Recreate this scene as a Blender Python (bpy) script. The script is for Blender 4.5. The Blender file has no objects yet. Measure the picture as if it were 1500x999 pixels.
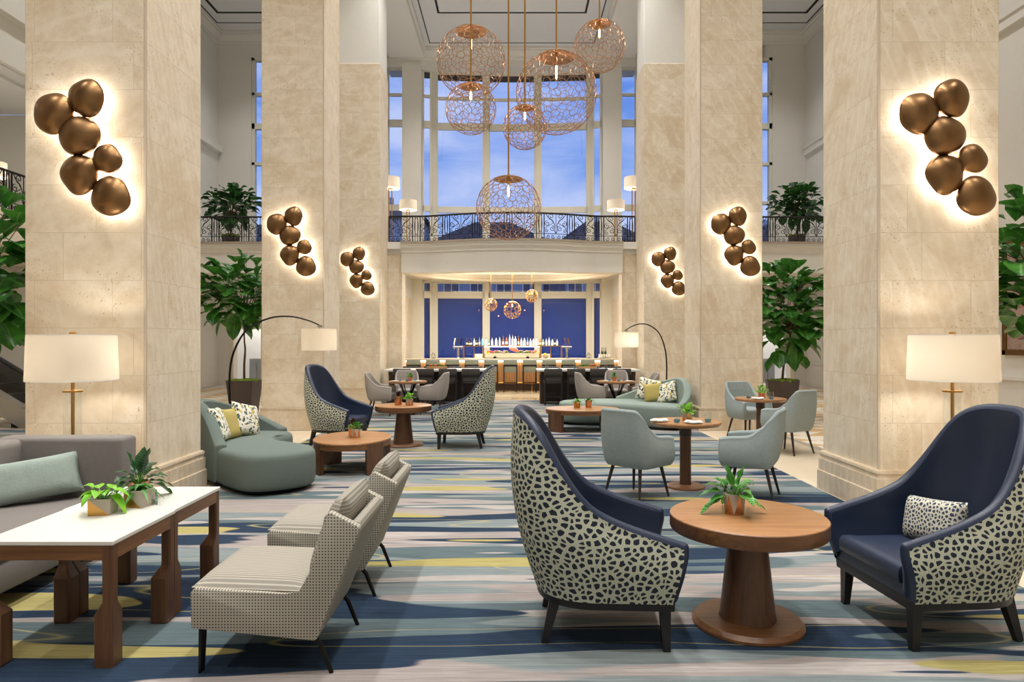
import bpy, bmesh, math, random
from mathutils import Vector, Matrix
SC = bpy.context.scene
COL = SC.collection
PI = math.pi
sin, cos = math.sin, math.cos
R = random.Random(7)

# ---------------------------------------------------------------- mesh builder
class MB:
    def __init__(s): s.v = []; s.f = []; s.m = []
    def add(s, vs, fs, mi=0):
        n = len(s.v); s.v += [tuple(p) for p in vs]
        for f in fs: s.f.append(tuple(i+n for i in f)); s.m.append(mi)
        return s
    def box(s, x0, x1, y0, y1, z0, z1, mi=0):
        return s.add([(x0,y0,z0),(x1,y0,z0),(x1,y1,z0),(x0,y1,z0),(x0,y0,z1),(x1,y0,z1),(x1,y1,z1),(x0,y1,z1)],
                     [(0,3,2,1),(4,5,6,7),(0,1,5,4),(1,2,6,5),(2,3,7,6),(3,0,4,7)], mi)
    def rbox(s, x0, x1, y0, y1, z0, z1, r=.02, seg=2, mi=0):
        return s.prism_pts([(x0,y0,z0),(x1,y0,z0),(x1,y1,z0),(x0,y1,z0),(x0,y0,z1),(x1,y0,z1),(x1,y1,z1),(x0,y1,z1)], r, seg, mi)
    def prism_pts(s, p8, r=0, seg=2, mi=0):
        return s.poly(p8, [(0,3,2,1),(4,5,6,7),(0,1,5,4),(1,2,6,5),(2,3,7,6),(3,0,4,7)], r, seg, mi)
    def poly(s, pts, faces, r=0, seg=2, mi=0):
        if r <= 0: return s.add(pts, faces, mi)
        bm = bmesh.new(); vs = [bm.verts.new(p) for p in pts]
        for f in faces: bm.faces.new([vs[i] for i in f])
        bmesh.ops.bevel(bm, geom=list(bm.edges), offset=r, segments=seg, profile=.5, affect='EDGES', clamp_overlap=True)
        bm.verts.index_update()
        s.add([tuple(v.co) for v in bm.verts], [[v.index for v in f.verts] for f in bm.faces], mi); bm.free()
        return s
    def extrude(s, outline, a0, a1, axis='y', r=0, seg=2, mi=0):
        n = len(outline)
        def P(u, w, a): return (u, a, w) if axis == 'y' else ((a, u, w) if axis == 'x' else (u, w, a))
        pts = [P(u, w, a0) for u, w in outline]+[P(u, w, a1) for u, w in outline]
        fs = [tuple(range(n)), tuple(range(2*n-1, n-1, -1))]+[((i+1) % n, i, n+i, n+(i+1) % n) for i in range(n)]
        return s.poly(pts, fs, r, seg, mi)
    def grid(s, P, cu=False, cv=False, mi=0):
        nu, nv = len(P), len(P[0]); vs = [p for row in P for p in row]; fs = []
        for i in range(nu if cu else nu-1):
            for j in range(nv if cv else nv-1):
                a = i*nv+j; b = ((i+1) % nu)*nv+j; c = ((i+1) % nu)*nv+(j+1) % nv; d = i*nv+(j+1) % nv
                fs.append((a, b, c, d))
        return s.add(vs, fs, mi)
    def lathe(s, prof, n=24, c=(0,0,0), mi=0, ph=0):
        P = [[(c[0]+r*cos(2*PI*k/n+ph), c[1]+r*sin(2*PI*k/n+ph), c[2]+z) for r, z in prof] for k in range(n)]
        s.grid(P, cu=True, mi=mi)
        for (r, z), rev in ((prof[0], True), (prof[-1], False)):
            if r > 1e-4:
                ring = [(c[0]+r*cos(2*PI*k/n+ph), c[1]+r*sin(2*PI*k/n+ph), c[2]+z) for k in range(n)]
                s.add(ring, [tuple(range(n))[::-1] if rev else tuple(range(n))], mi)
        return s
    def tube(s, pts, r, n=6, closed=False, mi=0, flat=1.0):
        pts = [Vector(p) for p in pts]; N = len(pts); rs = r if isinstance(r, (list, tuple)) else [r]*N
        rings = []; up = None
        for i in range(N):
            a = pts[i-1] if (i > 0 or closed) else pts[i]; b = pts[(i+1) % N] if (i < N-1 or closed) else pts[i]
            t = (b-a)
            if t.length < 1e-9: t = Vector((0,0,1))
            t.normalize()
            if up is None:
                up = Vector((0,0,1)) if abs(t.z) < .9 else Vector((1,0,0))
            u = up-t*up.dot(t)
            if u.length < 1e-6: u = Vector((1,0,0))-t*t.x
            u.normalize(); up = u; w = t.cross(u)
            rings.append([tuple(pts[i]+(u*cos(2*PI*k/n+PI/n)+w*sin(2*PI*k/n+PI/n)*flat)*rs[i]) for k in range(n)])
        s.grid(rings, cu=closed, cv=True, mi=mi)
        if not closed:
            s.add(rings[0], [tuple(range(n))], mi); s.add(rings[-1], [tuple(range(n))[::-1]], mi)
        return s
    def leg(s, p0, p1, r0, r1, n=4, mi=0):
        return s.tube([p0, p1], [r0, r1], n, mi=mi)
    def puck(s, loop, levels, mi=0, cap_bot=True):
        """closed plan loop [(x,y)] swept through levels [(z, inset)]"""
        nrm = loop_normals(loop); rings = []
        gx = sum(p[0] for p in loop)/len(loop); gy = sum(p[1] for p in loop)/len(loop)
        mr = sum(math.hypot(p[0]-gx, p[1]-gy) for p in loop)/len(loop)
        for z, ins in levels:
            i0 = min(ins, .03); k = 1-max(0, ins-.03)/mr
            rings.append([(gx+(x-nx*i0-gx)*k, gy+(y-ny*i0-gy)*k, z) for (x, y), (nx, ny) in zip(loop, nrm)])
        s.grid(rings, cv=True, mi=mi); n = len(loop)
        s.add(rings[-1], [tuple(range(n))], mi)
        if cap_bot: s.add(rings[0], [tuple(range(n))[::-1]], mi)
        return s
    def ball(s, c, rx, ry, rz, n=10, m=7, mi=0, jit=0):
        P = []
        for k in range(n):
            row = []
            for j in range(m+1):
                th = PI*j/m; q = 1+(R.uniform(-jit, jit) if 0 < j < m else 0)
                row.append((c[0]+rx*q*sin(th)*cos(2*PI*k/n), c[1]+ry*q*sin(th)*sin(2*PI*k/n), c[2]-rz*q*cos(th)))
            P.append(row)
        return s.grid(P, cu=True, mi=mi)
    def xf(s, M):
        s.v = [tuple(M @ Vector(p)) for p in s.v]; return s

def loop_normals(loop):
    n = len(loop); out = []
    A = sum(loop[i][0]*loop[(i+1) % n][1]-loop[(i+1) % n][0]*loop[i][1] for i in range(n))
    sg = 1 if A > 0 else -1
    for i in range(n):
        a = loop[i-1]; b = loop[(i+1) % n]; tx, ty = b[0]-a[0], b[1]-a[1]; L = math.hypot(tx, ty) or 1
        out.append((sg*ty/L, -sg*tx/L))
    return out

def catmull(P, per=8, closed=False):
    n = len(P); out = []
    for i in range(n if closed else n-1):
        p = [P[(i+k) % n] if closed else P[min(max(i+k, 0), n-1)] for k in (-1, 0, 1, 2)]
        for q in range(per):
            t = q/per
            out.append(tuple(.5*(2*p[1][d]+(p[2][d]-p[0][d])*t+(2*p[0][d]-5*p[1][d]+4*p[2][d]-p[3][d])*t*t+(3*p[1][d]-p[0][d]-3*p[2][d]+p[3][d])*t**3) for d in range(len(P[0]))))
    if not closed: out.append(tuple(P[-1]))
    return out

def interp(x, tab):
    if x <= tab[0][0]: return tab[0][1]
    for (a, va), (b, vb) in zip(tab, tab[1:]):
        if x <= b:
            return va+(vb-va)*(x-a)/(b-a)
    return tab[-1][1]

def smooth(vals, n=2, keep=1):
    v = list(vals)
    for _ in range(n):
        w = v[:]
        for i in range(keep, len(v)-keep): w[i] = (v[i-1]+2*v[i]+v[i+1])/4
        v = w
    return v

# ---------------------------------------------------------------- linking
def obj(name, mb, mat, parent=None, smooth_ang=40, loc=None, rot=None):
    me = bpy.data.meshes.new(name); me.from_pydata(mb.v, [], mb.f)
    for m in (mat if isinstance(mat, (list, tuple)) else [mat]): me.materials.append(m)
    if any(mb.m): me.polygons.foreach_set('material_index', mb.m)
    bm = bmesh.new(); bm.from_mesh(me)
    uvv = getattr(mb, 'uvv', None)
    if uvv is None: bmesh.ops.remove_doubles(bm, verts=bm.verts, dist=1e-5)
    bmesh.ops.recalc_face_normals(bm, faces=bm.faces)
    uv = bm.loops.layers.uv.new('UVMap')
    for f in bm.faces:
        n = f.normal; ax = max(range(3), key=lambda k: abs(n[k]))
        for l in f.loops:
            c = l.vert.co
            l[uv].uv = uvv[l.vert.index] if uvv is not None else (c.y, c.z) if ax == 0 else ((c.x, c.z) if ax == 1 else (c.x, c.y))
    bm.to_mesh(me); bm.free()
    if smooth_ang:
        me.shade_smooth(); me.set_sharp_from_angle(angle=math.radians(smooth_ang))
    o = bpy.data.objects.new(name, me); COL.objects.link(o)
    if parent is not None: o.parent = parent
    if loc: o.location = loc
    if rot: o.rotation_euler = rot
    return o

def tag(o, label, cat, group=None, kind=None):
    o['label'] = label; o['category'] = cat
    if group: o['group'] = group
    if kind: o['kind'] = kind
    return o

def thing(name, label, cat, loc=(0,0,0), rz=0, group=None, rx=0, ry=0):
    o = bpy.data.objects.new(name, None); COL.objects.link(o); o.empty_display_size = .1
    o.location = loc; o.rotation_euler = (rx, ry, rz)
    return tag(o, label, cat, group)

def struct(name, mb, mat, parent=None, smooth_ang=30):
    o = obj(name, mb, mat, parent, smooth_ang)
    if parent is None: o['kind'] = 'structure'
    return o

KIDS = {}
def dup(root, loc, rz=0, label=None, group=None, scale=None):
    def cp(o, parent):
        c = o.copy(); COL.objects.link(c)
        if parent is not None: c.parent = parent
        for k in [x for x in o.children]: cp(k, c)
        return c
    r = cp(root, None); r.location = loc; r.rotation_euler = (root.rotation_euler[0], root.rotation_euler[1], rz)
    if label: r['label'] = label
    if group: r['group'] = group
    if scale: r.scale = (scale,)*3
    return r

# ---------------------------------------------------------------- materials
def lin(c):
    def f(u):
        u /= 255.0
        return u/12.92 if u <= .04045 else ((u+.055)/1.055)**2.4
    return (f(c[0]), f(c[1]), f(c[2]), 1)

class NT:
    def __init__(s, m): s.t = m.node_tree; s.n = s.t.nodes; s.l = s.t.links
    def __call__(s, typ, ins=None, **props):
        n = s.n.new(typ)
        for k, v in props.items(): setattr(n, k, v)
        for k, v in (ins or {}).items():
            sock = n.inputs[k]
            if hasattr(v, 'is_output') or isinstance(v, bpy.types.NodeSocket): s.l.new(v, sock)
            else: sock.default_value = v
        return n
    def mix(s, fac, a, b, mode='MIX'):
        n = s.n.new('ShaderNodeMix'); n.data_type = 'RGBA'; n.blend_type = mode
        for i, v in ((0, fac), (6, a), (7, b)):
            if isinstance(v, bpy.types.NodeSocket): s.l.new(v, n.inputs[i])
            else: n.inputs[i].default_value = v
        return n.outputs[2]
    def math(s, op, a, b=0.0, c=0.0):
        n = s.n.new('ShaderNodeMath'); n.operation = op
        for i, v in enumerate((a, b, c)):
            if isinstance(v, bpy.types.NodeSocket): s.l.new(v, n.inputs[i])
            else: n.inputs[i].default_value = v
        return n.outputs[0]
    def ramp(s, fac, stops, interp='LINEAR'):
        n = s.n.new('ShaderNodeValToRGB'); n.color_ramp.interpolation = interp
        e = n.color_ramp.elements
        while len(e) < len(stops): e.new(.5)
        for el, (p, c) in zip(e, stops):
            el.position = p; el.color = c if len(c) == 4 else (*c, 1)
        s.l.new(fac, n.inputs[0]); return n.outputs[0]
    def coord(s, kind='Object', scale=(1,1,1), loc=(0,0,0), rot=(0,0,0)):
        t = s.n.new('ShaderNodeTexCoord'); m = s.n.new('ShaderNodeMapping')
        m.inputs['Scale'].default_value = scale; m.inputs['Location'].default_value = loc; m.inputs['Rotation'].default_value = rot
        s.l.new(t.outputs[kind], m.inputs['Vector']); return m.outputs[0]
    def noise(s, vec, scale, detail=2, rough=.5, dist=0):
        return s('ShaderNodeTexNoise', {'Vector': vec, 'Scale': scale, 'Detail': detail, 'Roughness': rough, 'Distortion': dist}).outputs['Fac']
    def bump(s, h, strength=.2, dist=.01):
        return s('ShaderNodeBump', {'Height': h, 'Strength': strength, 'Distance': dist}).outputs['Normal']

def pmat(name, col=(200,200,200), rough=.6, metal=0, **kw):
    m = bpy.data.materials.new(name); m.use_nodes = True
    b = m.node_tree.nodes['Principled BSDF']
    b.inputs['Base Color'].default_value = lin(col); b.inputs['Roughness'].default_value = rough; b.inputs['Metallic'].default_value = metal
    for k, v in kw.items(): b.inputs[k.replace('_', ' ')].default_value = v
    nt = NT(m); nt.b = b
    nt.set = lambda k, sock: nt.l.new(sock, b.inputs[k])
    return m, nt

M = {}
def simple(key, col, rough=.6, metal=0, bump=None, var=0, **kw):
    m, nt = pmat(key, col, rough, metal, **kw)
    if var or bump:
        v = nt.coord('Object')
        if var:
            f = nt.noise(v, 6 if not bump else bump[0]*.2, 3)
            a = lin(col); nt.set('Base Color', nt.mix(f, tuple(c*(1-var) for c in a[:3])+(1,), tuple(min(1, c*(1+var)) for c in a[:3])+(1,)))
        if bump: nt.set('Normal', nt.bump(nt.noise(v, bump[0], 2), bump[1], .005))
    M[key] = m; return m

simple('plaster', (226,223,216), .8, bump=(60,.04), var=.03)
simple('cream_paint', (232,222,204), .75, var=.02)
simple('ceiling_paint', (222,222,222), .85, var=.02)
simple('window_paint', (226,222,208), .5, var=.02)
simple('slot_dark', (25,25,26), .7)
simple('leather', (31,43,66), .4, bump=(160,.12), var=.06)
simple('black_wood', (22,19,19), .4, var=.1)
simple('dark_metal', (28,25,24), .4, .6)
simple('iron', (26,22,20), .5, .4)
simple('chair_leg', (42,30,26), .45, var=.1)
simple('grey_fabric', (158,150,143), .9, bump=(300,.3), var=.12)
simple('sofa_grey', (122,116,112), .9, bump=(260,.3), var=.1)
simple('teal_pillow', (150,164,156), .9, bump=(60,.5), var=.15)
simple('sofa_green', (98,110,104), .9, bump=(260,.25), var=.08)
simple('cyan_fabric', (146,157,156), .88, bump=(200,.3), var=.13)
simple('cyan_sofa', (128,142,134), .9, bump=(260,.25), var=.08)
simple('mustard', (176,160,92), .9, bump=(160,.3), var=.1)
simple('brass', (196,150,84), .28, 1)
simple('copper', (206,156,122), .24, 1, var=.06)
simple('copper_wire', (186,146,116), .4, 1)
simple('concrete', (176,164,150), .85, bump=(40,.2), var=.1)
simple('planter', (76,64,60), .55)
simple('moss', (112,136,32), .95, bump=(40,1), var=.4)
simple('soil', (44,32,24), .95, bump=(40,1), var=.3)
simple('bark', (104,78,58), .85, bump=(30,.5), var=.2)
simple('quartz', (224,222,214), .3, var=.015)
simple('white_china', (240,238,232), .25)
simple('napkin', (236,234,228), .8)
simple('seat_dark', (62,56,54), .55, var=.06)
simple('stool_grey', (142,152,146), .55, var=.04)
simple('stone_gloss', (206,190,168), .22, var=.12)
simple('steel', (180,178,172), .3, 1)
simple('blind', (6,62,158), .85)
simple('house_pane', (70,84,110), .4)
simple('house_wall', (150,166,190), .9, var=.1)
simple('house_roof', (70,72,84), .9, var=.2)
simple('house_trim', (220,222,226), .7)
simple('asphalt', (70,74,80), .95, var=.1)
simple('canvas', (120,96,84), .8)
simple('gilt', (120,88,44), .4, .7, var=.2)
simple('cabinet_grey', (140,136,132), .5)
simple('lemon', (240,196,30), .45)
simple('tomato', (200,60,36), .35)
simple('lettuce', (92,140,44), .6, var=.4)
simple('oyster', (150,132,110), .6, var=.5)
simple('salmon', (226,122,104), .4, var=.3)
simple('rubber', (20,20,21), .6)
simple('wood_cutting', (170,130,90), .6, var=.15)

def leafmat(key, c0, c1, rough=.4, stripes=None, rib=(150,190,110)):
    m, nt = pmat(key, c0, rough); v = nt.coord('Object'); uv = nt('ShaderNodeSeparateXYZ', {0: nt.coord('UV')})
    f = nt.noise(v, 7, 2); col = nt.mix(nt.ramp(f, [(.35,(0,0,0)),(.65,(1,1,1))]), lin(c0), lin(c1))
    av = nt.math('ABSOLUTE', uv.outputs[1])
    if stripes:
        w = nt.math('SINE', nt.math('MULTIPLY', nt.math('SUBTRACT', uv.outputs[0], nt.math('MULTIPLY', av, .1)), stripes[0]))
        w = nt.math('MULTIPLY', nt.math('GREATER_THAN', w, .15), nt.math('LESS_THAN', av, .8))
        col = nt.mix(w, col, lin(stripes[1]))
    col = nt.mix(nt.ramp(av, [(.03,(.5,.5,.5)),(.1,(0,0,0))]), col, lin(rib))
    nt.set('Base Color', col)
    tr = nt('ShaderNodeBsdfTranslucent', {'Color': lin(c1)}); mx = nt('ShaderNodeMixShader', {0: .16})
    nt.l.new(nt.b.outputs[0], mx.inputs[1]); nt.l.new(tr.outputs[0], mx.inputs[2])
    nt.l.new(mx.outputs[0], nt.n['Material Output'].inputs[0])
    M[key] = m
leafmat('leaf_fig', (30,88,32), (80,144,54), .3)
leafmat('leaf_fig_dark', (24,66,30), (50,102,42), .38)
leafmat('leaf_lime', (96,176,24), (140,200,44), .35)
leafmat('leaf_mid', (44,122,26), (96,164,50), .4)
leafmat('leaf_calathea', (58,142,46), (104,182,70), .35, (62, (16,54,26)))
leafmat('leaf_calathea_dark', (44,92,52), (70,124,70), .35, (62, (22,34,24)), (90,60,60))
leafmat('leaf_dark', (44,34,30), (74,50,46), .4, None, (110,70,60))
leafmat('leaf_stripe', (34,96,36), (70,140,50), .35, None, (180,220,90))
leafmat('lettuce_leaf', (92,140,44), (130,176,70), .6)

# travertine blocks
def stone(key, rowh=.44, bw=.72, base=((222,204,176),(206,184,150)), off=.04, bump=.25, rough=.6):
    m, nt = pmat(key, base[0], rough)
    t = nt('ShaderNodeTexCoord'); sp = nt('ShaderNodeSeparateXYZ', {0: t.outputs['Object']})
    u = nt.math('ADD', sp.outputs[0], sp.outputs[1]); w = nt.math('ADD', sp.outputs[2], off)
    cb = nt('ShaderNodeCombineXYZ', {0: u, 1: w, 2: 0.0})
    br = nt('ShaderNodeTexBrick', {'Vector': cb.outputs[0], 'Color1': (0,0,0,1), 'Color2': (1,1,1,1), 'Mortar': (.5,.5,.5,1), 'Scale': 1.0, 'Mortar Size': .0035, 'Mortar Smooth': .2, 'Bias': 0.0, 'Brick Width': bw, 'Row Height': rowh}, offset=.37, squash=1.3, squash_frequency=3)
    ob = t.outputs['Object']
    n1 = nt.noise(ob, 2.2, 5, .6); n2 = nt.noise(ob, 14, 4, .65)
    # each block is cut from another piece of stone
    sep = nt('ShaderNodeSeparateColor', {0: br.outputs['Color']})
    sh = nt('ShaderNodeVectorMath', {0: ob, 1: nt('ShaderNodeCombineXYZ', {0: nt.math('MULTIPLY', sep.outputs[0], 7.0), 1: nt.math('MULTIPLY', sep.outputs[0], 5.0), 2: 0.0}).outputs[0]}, operation='ADD').outputs[0]
    n3 = nt.noise(sh, 3.0, 3, .6, 1.2)
    c = nt.mix(nt.ramp(n3, [(.3,(0,0,0)),(.7,(1,1,1))]), lin(base[0]), lin(base[1]))
    c = nt.mix(nt.math('MULTIPLY', sep.outputs[0], .45), c, lin(base[1]))
    c = nt.mix(nt.ramp(n2, [(.45,(0,0,0)),(.8,(.55,.55,.55))]), c, lin((236,224,204)))
    pits = nt.ramp(nt.noise(ob, 44, 3, .72), [(.60,(0,0,0)),(.67,(.8,.8,.8))])
    zone = nt.ramp(n1, [(.45,(0,0,0)),(.6,(1,1,1))])
    c = nt.mix(nt.math('MULTIPLY', pits, zone), c, lin((150,118,84)))
    wv = nt('ShaderNodeTexWave', {'Vector': sh, 'Scale': 3.2, 'Distortion': 3.0, 'Detail': 4.0, 'Detail Scale': 1.4, 'Detail Roughness': .7}, wave_type='RINGS', rings_direction='SPHERICAL').outputs['Fac']
    c = nt.mix(nt.math('MULTIPLY', nt.ramp(wv, [(.75,(0,0,0)),(1,(.5,.5,.5))]), n1), c, lin((246,238,224)))
    blot = nt.ramp(nt.noise(ob, 1.3, 6, .68, .8), [(.5,(0,0,0)),(.72,(.75,.75,.75))]); c = nt.mix(blot, c, lin((202,178,142)))
    c = nt.mix(nt.math('MULTIPLY', br.outputs['Fac'], .42), c, lin((182,162,134)))
    nt.set('Base Color', c)
    hh = nt.math('SUBTRACT', nt.math('MULTIPLY', n2, .3), br.outputs['Fac'])
    nt.set('Normal', nt.bump(hh, bump, .01))
    M[key] = m
stone('travertine', base=((236,225,206),(214,198,172)))
stone('travertine_base', 3, 1.1, ((222,206,182),(208,190,164)), 0, .1, .3)

# walnut
def wood(key, c0, c1, rough=.4, axis=2, sc=1.0):
    m, nt = pmat(key, c0, rough)
    s = [26*sc]*3; s[axis] = 1.6*sc
    v = nt.coord('Object', tuple(s)); n = nt.noise(v, 1.0, 5, .6, .6)
    s2 = [6*sc]*3; s2[axis] = .5*sc
    n2 = nt.noise(nt.coord('Object', tuple(s2)), 1.0, 2)
    c = nt.mix(nt.ramp(n, [(.3,(0,0,0)),(.7,(1,1,1))]), lin(c0), lin(c1)); c = nt.mix(nt.math('MULTIPLY', n2, .5), c, lin(c0))
    nt.set('Base Color', c); nt.set('Normal', nt.bump(n, .06, .005)); M[key] = m
wood('walnut_v', (74,47,30), (120,82,52), .42, 2)
wood('walnut_x', (98,64,38), (146,102,64), .38, 0)
wood('walnut_y', (98,64,38), (146,102,64), .38, 1)
wood('walnut_top', (150,104,66), (186,138,92), .3, 0)
wood('walnut_dark', (48,32,24), (78,52,38), .4, 2)
wood('slats', (170,122,80), (216,168,116), .5, 2, .6)
wood('tap_wood', (96,58,36), (150,98,60), .5, 2)

# fabrics
def pebble(key, scale, kind, c0, c1, ink):
    m, nt = pmat(key, c0, .85); v = nt.coord(kind)
    w = nt('ShaderNodeVectorMath', {0: v, 1: nt('ShaderNodeVectorMath', {0: nt('ShaderNodeTexNoise', {'Vector': v, 'Scale': 60.0, 'Detail': 0.0}).outputs['Color'], 'Scale': .006}, operation='SCALE').outputs[0]}, operation='ADD').outputs[0]
    dim = '2D' if kind == 'UV' else '3D'
    d = nt('ShaderNodeTexVoronoi', {'Vector': w, 'Scale': scale, 'Randomness': 1.0}, feature='DISTANCE_TO_EDGE', voronoi_dimensions=dim).outputs['Distance']
    f1 = nt('ShaderNodeTexVoronoi', {'Vector': w, 'Scale': scale, 'Randomness': 1.0}, voronoi_dimensions=dim).outputs['Distance']
    base = nt.mix(nt.noise(v, 30, 2), lin(c0), lin(c1))
    c = nt.mix(nt.ramp(d, [(.015,(.6,.6,.6)),(.05,(0,0,0))]), base, lin((178,164,132)))
    k = nt.math('SUBTRACT', d, nt.math('MULTIPLY', f1, .30))
    c = nt.mix(nt.ramp(k, [(.055,(0,0,0)),(.09,(1,1,1))]), c, lin(ink))
    nt.set('Base Color', c); M[key] = m
pebble('pebble_fabric', 30.0, 'UV', (204,204,186), (182,191,170), (28,35,48))
pebble('pebble_pillow', 44.0, 'UV', (214,210,194), (200,200,184), (50,62,82))
def dots():
    m, nt = pmat('dot_fabric', (196,186,170), .9); v = nt.coord('UV', (1,1,1)); sp = nt('ShaderNodeSeparateXYZ', {0: v})
    fx = nt.math('SINE', nt.math('MULTIPLY', sp.outputs[0], 2*PI/.0145)); fy = nt.math('SINE', nt.math('MULTIPLY', sp.outputs[1], 2*PI/.0145))
    d = nt.math('MULTIPLY', nt.math('ADD', fx, fy), .5)
    c = nt.mix(nt.ramp(d, [(.32,(0,0,0)),(.5,(1,1,1))]), lin((178,172,158)), lin((78,76,68)))
    nt.set('Base Color', c); M['dot_fabric'] = m
    m, nt = pmat('stripe_fabric', (196,186,170), .9); v = nt.coord('UV', (1,1,1)); sp = nt('ShaderNodeSeparateXYZ', {0: v})
    fx = nt.math('SINE', nt.math('MULTIPLY', sp.outputs[1], 2*PI/.019)); fy = nt.math('SINE', nt.math('MULTIPLY', sp.outputs[0], 2*PI/.008))
    c = nt.mix(nt.ramp(fx, [(.3,(0,0,0)),(.8,(1,1,1))]), lin((142,137,126)), lin((188,182,168)))
    c = nt.mix(nt.math('MULTIPLY', nt.ramp(fy, [(.2,(0,0,0)),(.7,(1,1,1))]), .35), c, lin((120,110,100)))
    nt.set('Base Color', c); M['stripe_fabric'] = m
dots()
def floral():
    m, nt = pmat('floral', (230,226,210), .9); v = nt.coord('Object')
    c = lin((226,222,206))
    for i, (col, th, s) in enumerate((((52,62,58), .60, 26), ((196,176,80), .64, 20), ((66,104,120), .66, 24), ((70,96,60), .66, 30))):
        f = nt.noise(nt.coord('Object', loc=(i*3.1,0,i)), s, 1)
        c = nt.mix(nt.ramp(f, [(th-.02,(0,0,0)),(th,(1,1,1))]), c, lin(col))
    nt.set('Base Color', c); M['floral'] = m
floral()

def carpet():
    m, nt = pmat('carpet', (150,150,150), .95)
    nt.b.inputs['Specular IOR Level'].default_value = .1
    wp = nt('ShaderNodeTexNoise', {'Vector': nt.coord('Object', (.5,1.0,1)), 'Scale': 1.0, 'Detail': 2.0}).outputs['Color']
    def lay(sx, sy, loc, det=1.0, dist=0.0, warp=.25):
        v = nt.coord('Object', (sx, sy, 1), loc)
        w = nt('ShaderNodeVectorMath', {0: v, 1: nt('ShaderNodeVectorMath', {0: wp, 'Scale': warp}, operation='SCALE').outputs[0]}, operation='ADD').outputs[0]
        return nt.noise(w, 1.0, det, .5, dist)
    st = nt.noise(nt.coord('Object', (1.6, 60, 1)), 1.0, 3, .6)
    st2 = nt.noise(nt.coord('Object', (5, 170, 1)), 1.0, 2, .6)
    k = nt.ramp
    c = nt.mix(k(lay(.36,2.6,(0,0,0),1), [(.48,(0,0,0)),(.5,(1,1,1))]), lin((156,147,143)), lin((126,135,136)))
    c = nt.mix(k(lay(.32,2.6,(7,3,0),1), [(.54,(0,0,0)),(.55,(1,1,1))]), c, lin((92,106,110)))
    c = nt.mix(k(lay(.5,4.0,(3,9,0),2), [(.6,(0,0,0)),(.62,(1,1,1))]), c, lin((170,163,158)))
    gy = nt('ShaderNodeSeparateXYZ', {0: nt.coord('Object')}).outputs
    zone = nt.math('ADD', nt.math('MULTIPLY', nt('ShaderNodeMapRange', {'Value': gy[1], 1: 3.4, 2: 6.5, 3: 1.0, 4: -.35}).outputs[0], nt('ShaderNodeMapRange', {'Value': gy[0], 1: -2.0, 2: 2.0, 3: .085, 4: -.02}).outputs[0]), nt('ShaderNodeMapRange', {'Value': gy[1], 1: 6.0, 2: 9.0, 3: 0.0, 4: -.022}).outputs[0])
    ny = nt.math('ADD', lay(.30,3.0,(3,1.7,0), 1.5), zone)
    c = nt.mix(k(ny, [(.565,(0,0,0)),(.572,(1,1,1))]), c, lin((42,57,76)))
    ny2 = lay(.45,5.5,(2,17.3,0), 2)
    c = nt.mix(k(ny2, [(.655,(0,0,0)),(.665,(1,1,1))]), c, lin((52,68,88)))
    yl = lay(.38,2.9,(21.5,2.2,0), 1.0)
    c = nt.mix(k(yl, [(.66,(0,0,0)),(.667,(1,1,1))]), c, lin((164,154,100)))
    ln = nt.math('ABSOLUTE', nt.math('SUBTRACT', lay(.3,1.9,(31.5,12.2,0), 1.0), .57))
    c = nt.mix(k(ln, [(.002,(.75,.75,.75)),(.005,(0,0,0))]), c, lin((178,168,116)))
    s1 = k(st, [(.25,(.7,.7,.7)),(.75,(1.18,1.18,1.18))]); s2 = k(st2, [(.25,(.8,.8,.8)),(.75,(1.15,1.15,1.15))])
    c = nt.mix(1.0, c, s1, 'MULTIPLY'); c = nt.mix(1.0, c, s2, 'MULTIPLY')
    nt.set('Base Color', c); nt.set('Normal', nt.bump(nt.noise(nt.coord('Object'), 240, 2), .35, .004)); M['carpet'] = m
carpet()

def floors():
    m, nt = pmat('aisle_floor', (220,200,170), .25)
    v = nt.coord('Object', (1,1,1), rot=(0,0,.0))
    sp = nt('ShaderNodeSeparateXYZ', {0: v})
    # triangles: squares split along the diagonal
    fx = nt.math('FRACT', nt.math('DIVIDE', sp.outputs[0], 1.1)); fy = nt.math('FRACT', nt.math('DIVIDE', sp.outputs[1], .55))
    tri = nt.math('GREATER_THAN', nt.math('ADD', nt.math('ABSOLUTE', nt.math('SUBTRACT', nt.math('MULTIPLY', fx, 2.0), 1.0)), nt.math('MULTIPLY', fy, -1.0)), 0.0)
    n = nt.noise(v, 3, 3)
    tan = nt.mix(n, lin((196,160,108)), lin((216,182,132))); crm = nt.mix(n, lin((228,216,196)), lin((238,230,214)))
    nt.set('Base Color', nt.mix(tri, crm, tan)); M['aisle_floor'] = m
    m, nt = pmat('bar_floor', (220,200,170), .12)
    v = nt.coord('Object'); br = nt('ShaderNodeTexBrick', {'Vector': v, 'Color1': lin((236,224,200)), 'Color2': lin((206,172,120)), 'Mortar': lin((200,180,150)), 'Scale': 1.0, 'Mortar Size': .004, 'Brick Width': 1.2, 'Row Height': .42})
    nt.set('Base Color', br.outputs['Color']); M['bar_floor'] = m
    m, nt = pmat('marble', (220,200,170), .2)
    v = nt.coord('Object'); br = nt('ShaderNodeTexBrick', {'Vector': v, 'Color1': lin((222,206,180)), 'Color2': lin((212,194,166)), 'Mortar': lin((180,160,134)), 'Scale': 1.0, 'Mortar Size': .003, 'Brick Width': 1.15, 'Row Height': 1.0})
    nt.set('Base Color', nt.mix(nt.math('MULTIPLY', nt.noise(v, 4, 4), .4), br.outputs['Color'], lin((236,224,204)))); M['marble'] = m
    simple('grey_band', (168,156,140), .3, var=.15)
floors()

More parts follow.
